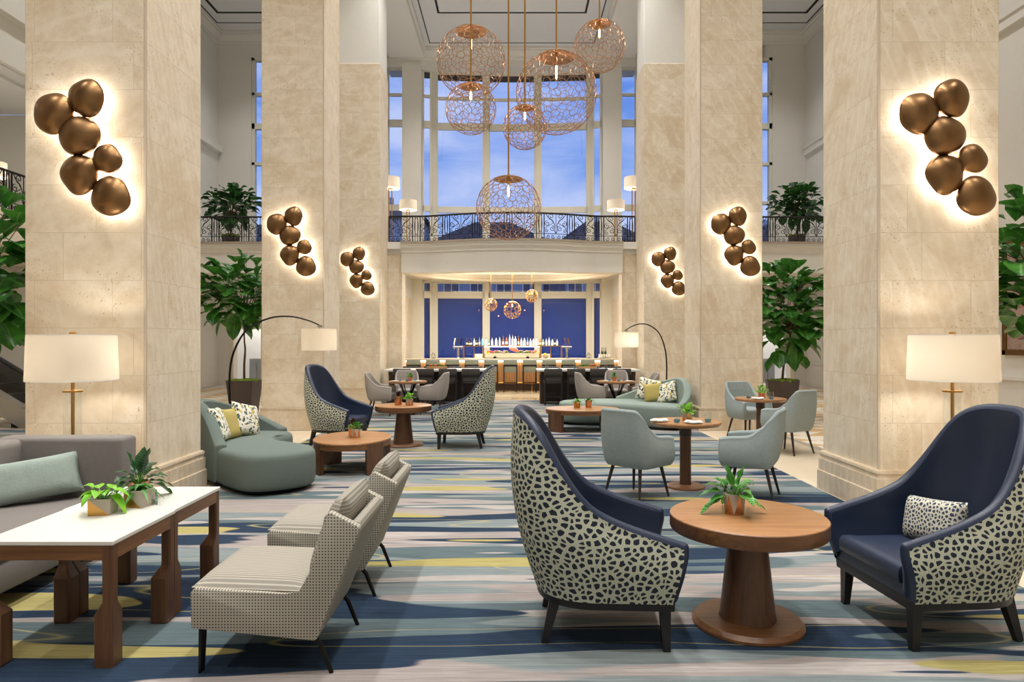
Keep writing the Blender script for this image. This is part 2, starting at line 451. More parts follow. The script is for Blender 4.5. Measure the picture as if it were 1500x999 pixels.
def emis(key, col, st):
    m = bpy.data.materials.new(key); m.use_nodes = True; nt = NT(m); nt.n.clear()
    e = nt('ShaderNodeEmission', {'Color': lin(col), 'Strength': st}); o = nt('ShaderNodeOutputMaterial'); nt.l.new(e.outputs[0], o.inputs[0]); M[key] = m
emis('led', (255,243,226), 10)
emis('filament', (255,196,120), 18)
emis('led_strip', (255,238,210), 11)
emis('bulb_warm', (255,220,170), 5)

def shade():
    m = bpy.data.materials.new('lamp_shade'); m.use_nodes = True; nt = NT(m); nt.n.clear()
    d = nt('ShaderNodeBsdfDiffuse', {'Color': lin((226,217,202))}); t = nt('ShaderNodeBsdfTranslucent', {'Color': lin((216,204,184))})
    mx = nt('ShaderNodeMixShader', {0: .26}); o = nt('ShaderNodeOutputMaterial')
    nt.l.new(d.outputs[0], mx.inputs[1]); nt.l.new(t.outputs[0], mx.inputs[2]); nt.l.new(mx.outputs[0], o.inputs[0]); M['lamp_shade'] = m
shade()
def thin_glass(key, tint, refl=.06):
    m = bpy.data.materials.new(key); m.use_nodes = True; nt = NT(m); nt.n.clear()
    t = nt('ShaderNodeBsdfTransparent', {'Color': lin(tint)}); g = nt('ShaderNodeBsdfGlossy', {'Color': (1,1,1,1), 'Roughness': .02})
    fr = nt('ShaderNodeLayerWeight', {'Blend': .5}).outputs['Facing']; mx = nt('ShaderNodeMixShader', {0: nt.math('ADD', nt.math('MULTIPLY', nt.math('POWER', fr, 3.0), .5), .04)}); o = nt('ShaderNodeOutputMaterial')
    nt.l.new(t.outputs[0], mx.inputs[1]); nt.l.new(g.outputs[0], mx.inputs[2]); nt.l.new(mx.outputs[0], o.inputs[0]); M[key] = m
thin_glass('pane_glass', (246,249,255)); thin_glass('clear_glass', (250,252,252)); thin_glass('blue_glass', (160,212,242))
thin_glass('green_glass', (70,110,60)); thin_glass('amber_glass', (150,90,40)); thin_glass('water', (206,226,240))

def bronze():
    m, nt = pmat('bronze', (132,102,72), .3, 1); v = nt.coord('Object')
    nt.set('Base Color', nt.mix(nt.noise(v, 5, 3), lin((122,92,62)), lin((150,116,80))))
    nt.set('Roughness', nt.ramp(nt.noise(v, 3, 2), [(.3,(.3,.3,.3)),(.7,(.42,.42,.42))])); M['bronze'] = m
bronze()
# ================================================================ FURNITURE MODELS
def u_path(hw, xf, xc, r=None, n=44, back_pow=2.0, xb=None):
    """U plan from the front of one arm (x=xf, y=-hw) round the back to the other; returns points"""
    xb = xb if xb is not None else xc-hw
    pts = []; ns = 10
    for i in range(ns): pts.append((xf+(xc-xf)*i/ns, -hw))
    for i in range(n+1):
        a = -PI/2-PI*i/n   # from y=-hw through x=xb to y=+hw
        ca, sa = cos(a), sin(a)
        e = 2.0/back_pow
        pts.append((xc+(xc-xb)*math.copysign(abs(ca)**e, ca) if ca < 0 else xc, hw*math.copysign(abs(sa)**e, sa)))
    for i in range(1, ns+1): pts.append((xc+(xf-xc)*i/ns, hw))
    return pts

def shell(path, top, zb, thick, shift=None, bulge=.02, nt=14, rimh=.025, zb_in=None, closed_bottom=True):
    """upholstered wall along an open plan path. returns outer, inner, rim builders. shift(s,t)->(dx,dy) where s is 0..1 along path"""
    N = len(path); O, I, D = [], [], []
    tn = []
    for i in range(N):
        a = path[max(0, i-1)]; b = path[min(N-1, i+1)]; L = math.hypot(b[0]-a[0], b[1]-a[1]) or 1
        tn.append(((b[0]-a[0])/L, (b[1]-a[1])/L))
    cx = sum(p[0] for p in path)/N; cy = sum(p[1] for p in path)/N
    m = N//2; nx, ny = tn[m][1], -tn[m][0]
    sg = 1 if (path[m][0]-cx)*nx+(path[m][1]-cy)*ny > 0 else -1
    for i in range(N):
        nx, ny = sg*tn[i][1], -sg*tn[i][0]; ro, ri = [], []
        th = thick(i/(N-1)) if callable(thick) else thick
        zi = zb if zb_in is None else zb_in
        for j in range(nt+1):
            t = j/nt
            z = zb+(top[i]-zb)*t; dx, dy = shift(i/(N-1), z) if shift else (0, 0)
            b = bulge*sin(PI*min(1, t*1.05))
            ro.append((path[i][0]+nx*b+dx, path[i][1]+ny*b+dy, z))
            z2 = zi+(top[i]-zi)*t; dx, dy = shift(i/(N-1), z2) if shift else (0, 0)
            q = th*(1-.25*t)
            ri.append((path[i][0]-nx*(q-b*.3)+dx, path[i][1]-ny*(q-b*.3)+dy, z2))
        O.append(ro); I.append(ri)
    prof = []
    def cap(o, i_, d, h):
        o, i_ = Vector(o), Vector(i_); return [tuple(o*(1-w)+i_*w+d*(h*sin(PI*w)**.7)) for w in (0, .12, .3, .5, .7, .88, 1)]
    f0 = Vector((-tn[0][0], -tn[0][1], 0)); f1 = Vector((tn[-1][0], tn[-1][1], 0)); up = Vector((0, 0, 1))
    for j in range(nt): prof.append(cap(O[0][j], I[0][j], f0, rimh))
    for q in range(5): a = q/4*PI/2; prof.append(cap(O[0][nt], I[0][nt], f0*cos(a)+up*sin(a), rimh))
    for i in range(1, N-1):
        prof.append(cap(O[i][nt], I[i][nt], up, rimh))
    for q in range(5): a = q/4*PI/2; prof.append(cap(O[-1][nt], I[-1][nt], up*cos(a)+f1*sin(a), rimh))
    for j in range(nt-1, -1, -1): prof.append(cap(O[-1][j], I[-1][j], f1, rimh))
    mo, mi, mr = MB(), MB(), MB()
    ar = [0]
    for p, q in zip(path, path[1:]): ar.append(ar[-1]+math.hypot(p[0]-q[0], p[1]-q[1]))
    mo.grid(O); mi.grid(I); mr.grid(prof); mo.uvv = [(ar[i], O[i][j][2]) for i in range(N) for j in range(nt+1)]
    mr.grid([[O[i][0], I[i][0]] for i in range(N)])
    return mo, mi, mr

def arc_tab(path, tab, sm=3):
    """heights along path: tab gives (distance from mid back, height)"""
    N = len(path); d = [0]
    for a, b in zip(path, path[1:]): d.append(d[-1]+math.hypot(b[0]-a[0], b[1]-a[1]))
    mid = d[-1]/2
    return smooth([interp(abs(x-mid), tab) for x in d], sm, keep=1)

def make_wing(label, group, loc, rz):
    t = thing('wing_armchair', label, 'armchair', loc, rz, group)
    path = u_path(.365, .34, -.03, n=48, xb=-.37, back_pow=2.3)
    top = arc_tab(path, [(0,1.205),(.1,1.205),(.19,1.19),(.26,1.155),(.32,1.09),(.38,.98),(.44,.86),(.51,.755),(.59,.685),(.7,.63),(.8,.595),(.92,.555),(.99,.525),(1.05,.48)], 3)
    def sh(s, z):
        w = max(0, cos((s-.5)*PI*1.25))**1.2; q = max(0, (z-.27)/.93)
        fl = .035*min(1, q*3)*(1 if s > .5 else -1)*abs(s-.5)*2      # arms splay a little
        fw = .05*min(1, q*4)*max(0, abs(s-.5)*2-.72)/.28
        return (-.125*w*(1-max(0,1-q)**2.1)+fw, fl)
    mo, mi, mr = shell(path, top, .255, lambda s: .085-.02*abs(s-.5), sh, .03, 18, .03, .33)
    obj('outer_shell', mo, M['pebble_fabric'], t, 60)['label'] = 'pebble patterned back fabric'
    obj('inner_back', mi, M['leather'], t, 60)['label'] = 'navy leather inner back'
    obj('piped_rim', mr, M['leather'], t, 60)
    # seat cushion
    loop = [(x*.96+.012, y*.775) for x, y in u_path(.365, .375, -.03, n=24, xb=-.36, back_pow=2.3)]
    loop = [(x, y) for x, y in loop]
    mb = MB().puck(loop, [(.335,.012),(.345,.0),(.39,-.004),(.415,.004),(.428,.02),(.434,.05),(.437,.12)])
    obj('seat_cushion', mb, M['leather'], t, 50)
    mb = MB().puck([(x*.985, y*.9) for x, y in u_path(.365, .36, -.03, n=24, xb=-.37, back_pow=2.3)], [(.275,.0),(.337,.0)])
    obj('seat_deck', mb, M['leather'], t, 50)
    mb = MB().puck([(x*.97, y*.97) for x, y in u_path(.365, .36, -.03, n=24, xb=-.37, back_pow=2.3)], [(.215,.0),(.262,-.004),(.278,0)])
    obj('base_frame', mb, M['black_wood'], t, 40)
    for sx, sy in ((1,1),(1,-1),(-1,1),(-1,-1)):
        mb = MB()
        if sx > 0: mb.leg((.305, sy*.31, .24), (.315, sy*.318, 0), .042, .026)
        else: mb.leg((-.255, sy*.225, .24), (-.315, sy*.25, 0), .042, .024)
        obj('leg', mb, M['black_wood'], t, 30)
    return t

def make_tub(label, cat, group, loc, rz, fab, tufted=False):
    t = thing('dining_armchair', label, cat, loc, rz, group)
    path = u_path(.268, .255, -.08, n=44, xb=-.245, back_pow=4.6)
    top = arc_tab(path, [(0,.9),(.19,.898),(.225,.888),(.25,.86),(.31,.775),(.37,.695),(.42,.645),(.47,.625),(.68,.612),(.72,.60),(.75,.565),(.775,.51),(.81,.45)], 2)
    def sh(s, z):
        w = max(0, cos((s-.5)*PI*1.15)); q = max(0, (z-.34)/.55); lo = max(0, (.40-z)/.09)
        return (-.085*w*q+.04*lo*lo*w-.02*lo*lo*(1-w), (.012*q*(1 if s > .5 else -1)*abs(s-.5)*2)-.028*lo*lo*(1 if s > .5 else -1)*min(1, abs(s-.5)*3))
    mo, mi, mr = shell(path, top, .325, lambda s: .07-.018*cos((s-.5)*PI), sh, .022, 16, .022, .4)
    o = obj('shell', mo, M[fab], t, 60)
    mi.v += []; obj('inner_back', mi, M[fab], t, 60); obj('rolled_edge', mr, M[fab], t, 60)
    mb = MB().puck([(x*.98+.01, y*.8) for x, y in u_path(.268, .27, -.08, n=20, xb=-.24, back_pow=4)], [(.43,.01),(.44,0),(.47,-.003),(.488,.01),(.497,.03),(.5,.09)])
    obj('seat_cushion', mb, M[fab], t, 50)
    mb = MB().puck([(x*.98+.005, y*.96) for x, y in u_path(.262, .262, -.08, n=20, xb=-.24, back_pow=4)], [(.315,.09),(.32,.05),(.335,.025),(.36,.01),(.43,.0),(.432,.02)])
    obj('seat_base', mb, M[fab], t, 50)
    if tufted:
        for r_, z in enumerate((.6,.69,.78)):
            for c in range(5):
                y = -.13+.065*c; q = (z-.34)/.55
                obj('tuft_button', MB().ball((-.245-.085*q+.058+.012, y, z), .006, .012, .012, 8, 5), M[fab], t)
    for sx, sy in ((1,1),(1,-1),(-1,1),(-1,-1)):
        mb = MB().tube([(sx*.17, sy*.17, .335), (sx*(.235 if sx > 0 else .25), sy*.225, 0)], [.02, .0115], 8)
        obj('leg', mb, M['chair_leg'], t)
    return t

def make_pedestal(label, group, loc):
    t = thing('pedestal_table', label, 'table', loc, 0, group)
    H = .613
    mb = MB().lathe([(.30,H-.085),(.412,H-.085),(.425,H-.08),(.43,H-.07),(.43,H-.004),(.426,H)], 64); mb2 = MB()
    obj('apron', mb, M['walnut_x'], t, 35)
    mb2.lathe([(.0001,H-.002),(.426,H-.002),(.426,H),(.42,H+.003),(.0001,H+.003)], 64); obj('table_top', mb2, M['walnut_top'], t, 35)
    mb = MB().lathe([(.158,.035),(.152,.06),(.10,H-.08)], 48); obj('cone_stem', mb, M['walnut_v'], t, 35)
    mb = MB().lathe([(.0001,0),(.30,0),(.305,.004),(.305,.018),(.285,.04),(.0001,.042)], 64); obj('base_plate', mb, M['walnut_x'], t, 25)
    return t

def make_dining_table(label, group, loc, splayed=False, r=.38):
    t = thing('dining_table', label, 'table', loc, 0, group); H = .725
    obj('table_top', MB().lathe([(.0001,H-.042),(r-.02,H-.042),(r-.006,H-.03),(r,H-.012),(r-.004,H),(.0001,H)], 56), M['walnut_top'], t, 30)
    if splayed:
        for k in range(4):
            a = PI/4+k*PI/2
            for d in (-.03, .03):
                ca, sa = cos(a), sin(a)
                obj('leg', MB().tube([(ca*.20-sa*d, sa*.20+ca*d, H-.05), (ca*.05-sa*d*.6, sa*.05+ca*d*.6, .36), (ca*.22-sa*d*.4, sa*.22+ca*d*.4, .012)], .013, 6), M['dark_metal'], t)
        obj('mount_plate', MB().lathe([(.0001,H-.055),(.26,H-.055),(.26,H-.042),(.0001,H-.042)], 32), M['dark_metal'], t)
        obj('foot_ring', MB().lathe([(.2,0),(.24,0),(.24,.012),(.2,.012)], 32), M['dark_metal'], t)
    else:
        obj('column', MB().lathe([(.062,.02),(.06,H-.12),(.06,H-.1)], 32), M['walnut_v'], t, 40)
        obj('collar', MB().lathe([(.066,H-.16),(.066,H-.055),(.1,H-.05),(.1,H-.042)], 32), M['walnut_dark'], t, 40)
        obj('base_plate', MB().lathe([(.0001,0),(.205,0),(.21,.006),(.205,.02),(.17,.035),(.0001,.037)], 48), M['walnut_x'], t, 25)
    return t

def make_oval_table(label, group, loc, rx, ry, rz=0):
    t = thing('oval_coffee_table', label, 'table', loc, rz, group); H = .392
    loop = [(rx*cos(2*PI*k/64), ry*sin(2*PI*k/64)) for k in range(64)]
    obj('table_top', MB().puck(loop, [(H-.022,.006),(H-.02,0),(H-.004,0),(H,.004)]), M['walnut_top'], t, 30)
    mb = MB(); n = len(loop); nrm = loop_normals(loop)
    P = [[(x-nx*a, y-ny*a, z) for a, z in ((.006,H-.022),(.006,H-.085),(.04,H-.085),(.04,H-.022))] for (x, y), (nx, ny) in zip(loop, nrm)]
    mb.grid(P, cu=True, cv=True); obj('apron', mb, M['walnut_x'], t, 30)
    for a0 in (38, 142, 218, 322):
        P = []
        for k in range(-5, 6):
            a = math.radians(a0+k*2.6*(.56/max(rx,ry))*1.25); x, y = rx*cos(a), ry*sin(a); L = math.hypot(x, y); ux, uy = x/L, y/L
            P.append([(x-ux*.004, y-uy*.004, 0), (x-ux*.004, y-uy*.004, H-.021), (x-ux*.075, y-uy*.075, H-.021), (x-ux*.075, y-uy*.075, 0)])
        mb = MB().grid(P, cv=True); mb.add(P[0], [(0,1,2,3)]); mb.add(P[-1], [(3,2,1,0)]); obj('leg', mb, M['walnut_v'], t, 30)
    return t

def make_parsons(label, group, loc):
    t = thing('side_table', label, 'table', loc, 0, group); hw, hd, H = .325, .312, .622
    obj('stone_top', MB().rbox(-hw, hw, -hd, hd, H-.022, H, .003, 1), M['quartz'], t, 30)['label'] = 'white stone top'
    for (x0, x1, y0, y1, mk) in ((-hw+.05,hw-.05,-hd+.004,-hd+.03,'walnut_x'),(-hw+.05,hw-.05,hd-.03,hd-.004,'walnut_x'),(-hw+.004,-hw+.03,-hd+.05,hd-.05,'walnut_y'),(hw-.03,hw-.004,-hd+.05,hd-.05,'walnut_y')):
        obj('apron', MB().rbox(x0, x1, y0, y1, H-.095, H-.022, .002, 1), M[mk], t, 30)
    for sx in (-1, 1):
        for sy in (-1, 1):
            cx, cy = sx*(hw-.04), sy*(hd-.04); P = []
            # post with a slender waist above and a full foot below; the outer faces stay flush
            for z, w in ((0,.088),(.006,.094),(.255,.094),(.315,.056),(.33,.054),(.5,.054),(.527,.056),(H-.022,.056)):
                x0 = cx+sx*.037; y0 = cy+sy*.037; xi = x0-sx*w; yi = y0-sy*w; c = .008
                P.append([(x0, y0-sy*c, z), (x0-sx*c, y0, z), (xi+sx*c, y0, z), (xi, y0-sy*c, z), (xi, yi+sy*c, z), (xi+sx*c, yi, z), (x0-sx*c, yi, z), (x0, yi+sy*c, z)])
            mb = MB().grid(P, cv=True); mb.add(P[0], [tuple(range(8))]); mb.add(P[-1], [tuple(range(8))[::-1]])
            obj('leg', mb, M['walnut_v'], t, 25)
    return t

def make_slipper(label, group, loc, rz=0):
    """armless lounge chair, front at -x"""
    t = thing('slipper_chair', label, 'chair', loc, rz, group)
    # side profile from photo (x back, z up); origin under the front of the seat
    side = [(0,.23),(-.004,.40),(.02,.424),(.45,.395),(.52,.40),(.58,.50),(.635,.765),(.66,.785),(.80,.715),(.803,.69),(.60,.178),(.585,.17)]
    hw = .32
    for s in (-1, 1):
        mb = MB().extrude(side, s*hw, s*(hw-.055), 'y', .012, 2); obj('side_panel', mb, M['dot_fabric'], t, 40)
    back = [(.60,.178),(.803,.69),(.797,.72),(.775,.735),(.73,.70),(.55,.2)]
    obj('back_panel', MB().extrude(back, -hw+.054, hw-.054, 'y', .01, 2), M['stripe_fabric'], t, 40)
    deck = [(.012,.232),(.012,.36),(.55,.345),(.58,.19)]
    obj('seat_deck', MB().extrude(deck, -hw+.054, hw-.054, 'y', .008, 1), M['dot_fabric'], t, 40)
    def cush(x0, x1, z0, z1, ry, crown):
        P = []; nu, nv = 14, 14
        return P
    # seat cushion: softly crowned slab
    mb = MB(); top, bot = [], []
    for i in range(17):
        u = i/16; rt, rb = [], []
        for j in range(17):
            v = j/16; e = (1-abs(2*u-1)**6)**.5*(1-abs(2*v-1)**6)**.5
            x = -.006+.56*u; y = (-hw+.02)+(2*hw-.04)*v; zc = .42-.02*u
            rt.append((x, y, zc+.05*e)); rb.append((x, y, zc-.07*min(1, e*3)))
        top.append(rt); bot.append(rb)
    mb.grid(top); mb.grid(bot); obj('seat_cushion', mb, M['stripe_fabric'], t, 60)
    # back cushion leaning between the side panels, rolled top
    mb = MB(); top, bot = [], []
    p0, p1 = Vector((.56,.43)), Vector((.712,.835)); ax = (p1-p0); nrm = Vector((-ax.y, ax.x)).normalized()
    for i in range(17):
        u = i/16; rt, rb = [], []
        for j in range(15):
            v = j/14; e = (1-abs(2*u-1)**4)**.5*(1-abs(2*v-1)**8)**.5
            c = p0+ax*u; y = -hw+.06+(2*hw-.12)*v
            a = c+nrm*.062*e; b = c-nrm*.06*e
            rt.append((a.x, y, a.y)); rb.append((b.x, y, b.y))
        top.append(rt); bot.append(rb)
    mb.grid(top); mb.grid(bot); obj('back_cushion', mb, M['stripe_fabric'], t, 60)
    for s in (-1, 1):
        mb = MB().prism_pts([(.02,s*.26-.025,0),(.03,s*.26-.025,0),(.03,s*.26+.025,0),(.02,s*.26+.025,0),(.025,s*.26-.03,.235),(.04,s*.26-.03,.235),(.04,s*.26+.03,.235),(.025,s*.26+.03,.235)])
        obj('leg', mb, M['dark_metal'], t, 30)
        mb = MB().tube([(.55,s*.27,.19),(.58,s*.275,.17),(.605,s*.276,.14),(.66,s*.278,0)], [.012,.013,.013,.011], 8, flat=.8)
        obj('leg', mb, M['dark_metal'], t, 40)
    return t

def pillow(name, label, w, h, th, mat, loc, rot, pinch=.12, group=None, cat='cushion'):
    mb = MB(); A, B = [], []; n = 16
    for i in range(n+1):
        u = 2*i/n-1; ra, rb = [], []
        for j in range(n+1):
            v = 2*j/n-1
            k = 1-pinch*(1-abs(v)**2)*(abs(u)**6)*.5; k2 = 1-pinch*(1-abs(u)**2)*(abs(v)**6)*.5
            e = th*.5*((1-u**4)*(1-v**4))**.55
            x, z = w/2*u*k, h/2*v*k2
            ra.append((x, -e, z)); rb.append((x, e, z))
        A.append(ra); B.append(rb)
    mb.grid(A); mb.grid(B)
    o = obj(name, mb, mat, None, 70, loc, rot); tag(o, label, cat, group); return o

# bean shaped sofa, local frame: length along +x (0 = open end, 2.3 = back end), table side is -y
BEAN = [(-.02,.10),(.02,-.22),(.16,-.46),(.42,-.56),(.72,-.47),(.98,-.30),(1.22,-.20),(1.5,-.24),(1.78,-.37),(2.02,-.38),(2.16,-.2),(2.18,.08),(2.08,.34),(1.82,.52),(1.4,.6),(.95,.6),(.5,.54),(.16,.4)]
def make_bean(label, loc, rz, mirror=1, sc=1.0, fab='sofa_green', b0=.6, b1=4.6, heights=None, group=None, bean=BEAN):
    t = thing('curved_sofa', label, 'sofa', loc, rz, group)
    loop = catmull([(x*sc, y*mirror*sc) for x, y in bean], 6, True)
    obj('plinth', MB().puck(loop, [(0,.09),(.055,.07)]), M['black_wood'], t, 40)
    obj('seat', MB().puck(loop, [(.05,.03),(.06,.012),(.1,0),(.2,-.004),(.36,-.002),(.395,.006),(.415,.022),(.427,.05),(.434,.11),(.44,.25)]), M[fab], t, 60)
    # back: follows the outline from index b0 to b1 (in control-point numbers)
    n = len(loop); i0, i1 = int(b0*6), int(b1*6)
    path = [loop[k % n] for k in range(i0, i1+1)]
    nr = loop_normals(loop); path = [(x+nr[k % n][0]*.02, y+nr[k % n][1]*.02) for (x, y), k in zip(path, range(i0, i1+1))]
    N = len(path); hs = smooth([interp(i/(N-1), heights) for i in range(N)], 4, 1)
    mo, mi, mr = shell(path, hs, .06, lambda s: .17, None, .012, 12, .03, .3)
    obj('back', mo, M[fab], t, 60); obj('inner_back', mi, M[fab], t, 60); obj('rolled_edge', mr, M[fab], t, 60)
    return t

# ---------------------------------------------------------------- lamps
def lamp_light(parent, loc, energy, radius=.06, col=(1,.94,.85)):
    l = bpy.data.lights.new('lamp_bulb_light', 'POINT'); l.energy = energy; l.shadow_soft_size = radius; l.color = col
    o = bpy.data.objects.new('bulb_light', l); COL.objects.link(o); o.parent = parent; o.location = loc; return o

def drum(r0, r1, z0, z1, n=48):
    return MB().lathe_open([(r0, z0), (r1, z1)], n)
def lathe_open(s, prof, n=24, c=(0,0,0), mi=0):
    P = [[(c[0]+r*cos(2*PI*k/n), c[1]+r*sin(2*PI*k/n), c[2]+z) for r, z in prof] for k in range(n)]
    return s.grid(P, cu=True, mi=mi)
MB.lathe_open = lathe_open

def make_glass_lamp(label, loc, group=None):
    t = thing('floor_lamp', label, 'lamp', loc, 0, group)
    obj('base', MB().lathe([(.0001,0),(.17,0),(.17,.02),(.16,.026),(.0001,.028)], 40), M['brass'], t, 30)
    obj('glass_column', MB().lathe_open([(.068,.03),(.068,1.18)], 32), M['clear_glass'], t)
    obj('collar', MB().lathe([(.0001,1.175),(.075,1.175),(.075,1.19),(.0001,1.19)], 32), M['brass'], t, 30)
    obj('rod', MB().lathe([(.014,.02),(.014,1.66)], 12), M['brass'], t)
    obj('shade', MB().lathe_open([(.338,1.275),(.325,1.655)], 56), M['lamp_shade'], t)
    obj('shade_trim', MB().lathe_open([(.3385,1.272),(.3385,1.279),(.336,1.279)], 56).lathe_open([(.3258,1.65),(.3258,1.657),(.322,1.657)], 56), M['white_china'], t)
    for k in range(3):
        a = k*2*PI/3; obj('shade_spider', MB().tube([(0,0,1.63),(.325*cos(a),.325*sin(a),1.645)], .004, 5), M['brass'], t)
    obj('finial', MB().lathe([(.012,1.645),(.026,1.648),(.026,1.675),(.012,1.68)], 12), M['brass'], t)
    obj('bulb', MB().ball((.06,0,1.45), .03, .03, .045), M['bulb_warm'], t)
    lamp_light(t, (.0,.09,1.46), 15); return t

def make_arc_lamp(label, loc, rz, group):
    """base at origin, shade 1.2 m along +x"""
    t = thing('arc_floor_lamp', label, 'lamp', loc, rz, group)
    obj('base', MB().lathe([(.0001,0),(.17,0),(.17,.03),(.0001,.035)], 36), M['dark_metal'], t, 30)
    pts = catmull([(0,0,.03),(0,0,.6),(-.01,0,1.1),(.05,0,1.45),(.24,0,1.76),(.55,0,1.915),(.85,0,1.94),(1.12,0,1.88),(1.3,0,1.80)], 8)
    obj('arm', MB().tube(pts, [.017-.008*i/len(pts) for i in range(len(pts))], 8), M['dark_metal'], t)
    obj('hanger', MB().tube([(1.26,0,1.82),(1.26,0,1.79)], .02, 10).lathe([(.008,1.6),(.008,1.8)], 8, (1.26,0,0)), M['steel'], t)
    obj('shade', MB().lathe_open([(.235,1.475),(.235,1.765)], 48, (1.26,0,0)), M['lamp_shade'], t)
    obj('diffuser', MB().lathe([(.0001,1.77),(.23,1.77),(.23,1.766),(.0001,1.766)], 40, (1.26,0,0)), M['lamp_shade'], t)
    obj('bulb', MB().ball((1.26,0,1.62), .035, .035, .05), M['bulb_warm'], t)
    lamp_light(t, (1.26,.07,1.6), 7); return t

def make_balcony_lamp(label, loc, h, sc=1.0, group=None):
    t = thing('floor_lamp', label, 'lamp', loc, 0, group)
    obj('base', MB().box(-.14,.14,-.14,.14,0,.025), M['brass'], t)
    for s in (-.045,.045): obj('post', MB().box(s-.014, s+.014, -.014, .014, .02, h-.3), M['brass'], t)
    obj('cross_bar', MB().box(-.06,.06,-.02,.02,h-.34,h-.3), M['brass'], t)
    obj('shade', MB().lathe_open([(.25*sc,h-.32),(.25*sc,h)], 40), M['lamp_shade'], t)
    obj('bulb', MB().ball((0,0,h-.16), .04,.04,.05), M['bulb_warm'], t)
    lamp_light(t, (0,.08,h-.17), 14); return t

def make_sconce(label, loc, group):
    t = thing('wall_sconce', label, 'wall lamp', loc, 0, group)
    D = [(.065,.342,.162),(-.235,.203,.178),(0,0,.178),(.253,-.211,.13),(.003,-.35,.172),(.285,-.55,.174)]
    rr = random.Random(11)
    obj('back_plate', MB().tube([(-.235,-.012,.203),(0,-.012,0),(.065,-.012,.342)], .012, 6).tube([(0,-.012,0),(.003,-.012,-.35),(.285,-.012,-.55)], .012, 6).tube([(0,-.012,0),(.253,-.012,-.211)], .012, 6), M['brass'], t)
    for i, (dx, dz, r) in enumerate(D):
        r *= 1.05
        ph = [rr.uniform(0, 2*PI) for _ in range(3)]; am = [rr.uniform(.02,.05), rr.uniform(.02,.045), rr.uniform(.008,.02)]
        cx_, cz_ = rr.uniform(-.15,.15), rr.uniform(-.15,.15)
        P = []
        for k in range(48):
            a = 2*PI*k/48; q = 1+am[0]*cos(2*a+ph[0])+am[1]*cos(3*a+ph[1])+am[2]*cos(5*a+ph[2]); row = []
            for j in range(11):
                f = j/10; w = f**.9; dome = .085*(1-w*w)**.75
                row.append((dx+r*q*w*cos(a)+cx_*r*(1-w), -.10-dome*r/.17, dz+r*q*w*sin(a)+cz_*r*(1-w)))
            row.append((dx+r*q*.97*cos(a), -.088, dz+r*q*.97*sin(a)))
            P.append(row)
        s = obj('bronze_disc', MB().grid(P, cu=True), M['bronze'], t, 60)
        obj('light_panel', MB().add([(dx+r*.82*cos(2*PI*k/32), -.035, dz+r*.86*sin(2*PI*k/32)) for k in range(32)]+[(dx+r*.86*cos(2*PI*k/32), -.088, dz+r*.86*sin(2*PI*k/32)) for k in range(32)],
            [tuple(range(32)), tuple(range(63,31,-1))]+[(k, (k+1) % 32, 32+(k+1) % 32, 32+k) for k in range(32)]), M['led'], s)
        obj('standoff', MB().tube([(dx,-.0,dz),(dx,-.05,dz)], .02, 8), M['brass'], s)
    return t

def globe_cells(n, seed, relax=6):
    rr = random.Random(seed); pts = []
    for i in range(n):
        z = 1-2*(i+.5)/n; a = i*PI*(3-5**.5)
        v = Vector((math.sqrt(1-z*z)*cos(a), math.sqrt(1-z*z)*sin(a), z))+Vector((rr.gauss(0,1), rr.gauss(0,1), rr.gauss(0,1)))*(.95/math.sqrt(n))
        pts.append(v.normalized())
    bm = bmesh.new()
    for p in pts: bm.verts.new(p)
    bmesh.ops.convex_hull(bm, input=list(bm.verts)); bmesh.ops.triangulate(bm, faces=list(bm.faces)); bm.faces.index_update()
    C = []
    for f in bm.faces:
        a, b, c = (v.co for v in f.verts); nn = (b-a).cross(c-a)
        nn = nn.normalized() if nn.length > 1e-9 else f.calc_center_median().normalized()
        if nn.dot(f.calc_center_median()) < 0: nn = -nn
        C.append(((nn+f.calc_center_median().normalized())*.5).normalized())
    E = [(C[e.link_faces[0].index], C[e.link_faces[1].index]) for e in bm.edges if len(e.link_faces) == 2]
    bm.free(); return E

def make_pendant(label, center, r, ncell, wire, ztop, group, name='globe_pendant', en=1.4, capr=.46, mat='copper_wire'):
    t = thing(name, label, 'pendant lamp', center, 0, group)
    mb = MB(); zc = math.sqrt(1-capr*capr)
    for a, b in globe_cells(ncell, int(r*1000)+ncell):
        if a.z > zc and b.z > zc: continue
        m = (a+b).normalized()
        mb.tube([a*r, m*r, b*r], wire, 4)
    obj('globe_shade', mb, M[mat], t, 60)
    cp = [(r*sin(x)*1.0, r*cos(x)) for x in [math.asin(capr)*k/8 for k in range(9)]]
    P = [(max(q, .0001), z+.004) for q, z in cp]+[(q, z-.006) for q, z in cp[::-1] if q > .02]
    obj('cap', MB().lathe(P, 40), M['copper'], t, 50)
    obj('stem', MB().lathe([(.011,r*.97),(.011,ztop-center[2])], 10), M['brass'], t)
    obj('socket', MB().lathe([(.018,r*.74),(.022,r*.76),(.022,r*.97)], 14), M['brass'], t)
    b = obj('bulb', MB().lathe([(.0001,r*.30),(.014,r*.32),(.02,r*.42),(.02,r*.68),(.012,r*.75)], 14), M['clear_glass'], t)
    obj('filament', MB().lathe([(.0001,r*.34),(.012,r*.38),(.012,r*.66),(.0001,r*.7)], 8), M['filament'], b)
    if en: lamp_light(t, (0,0,r*.5), en, .03, (1,.7,.4))
    return t

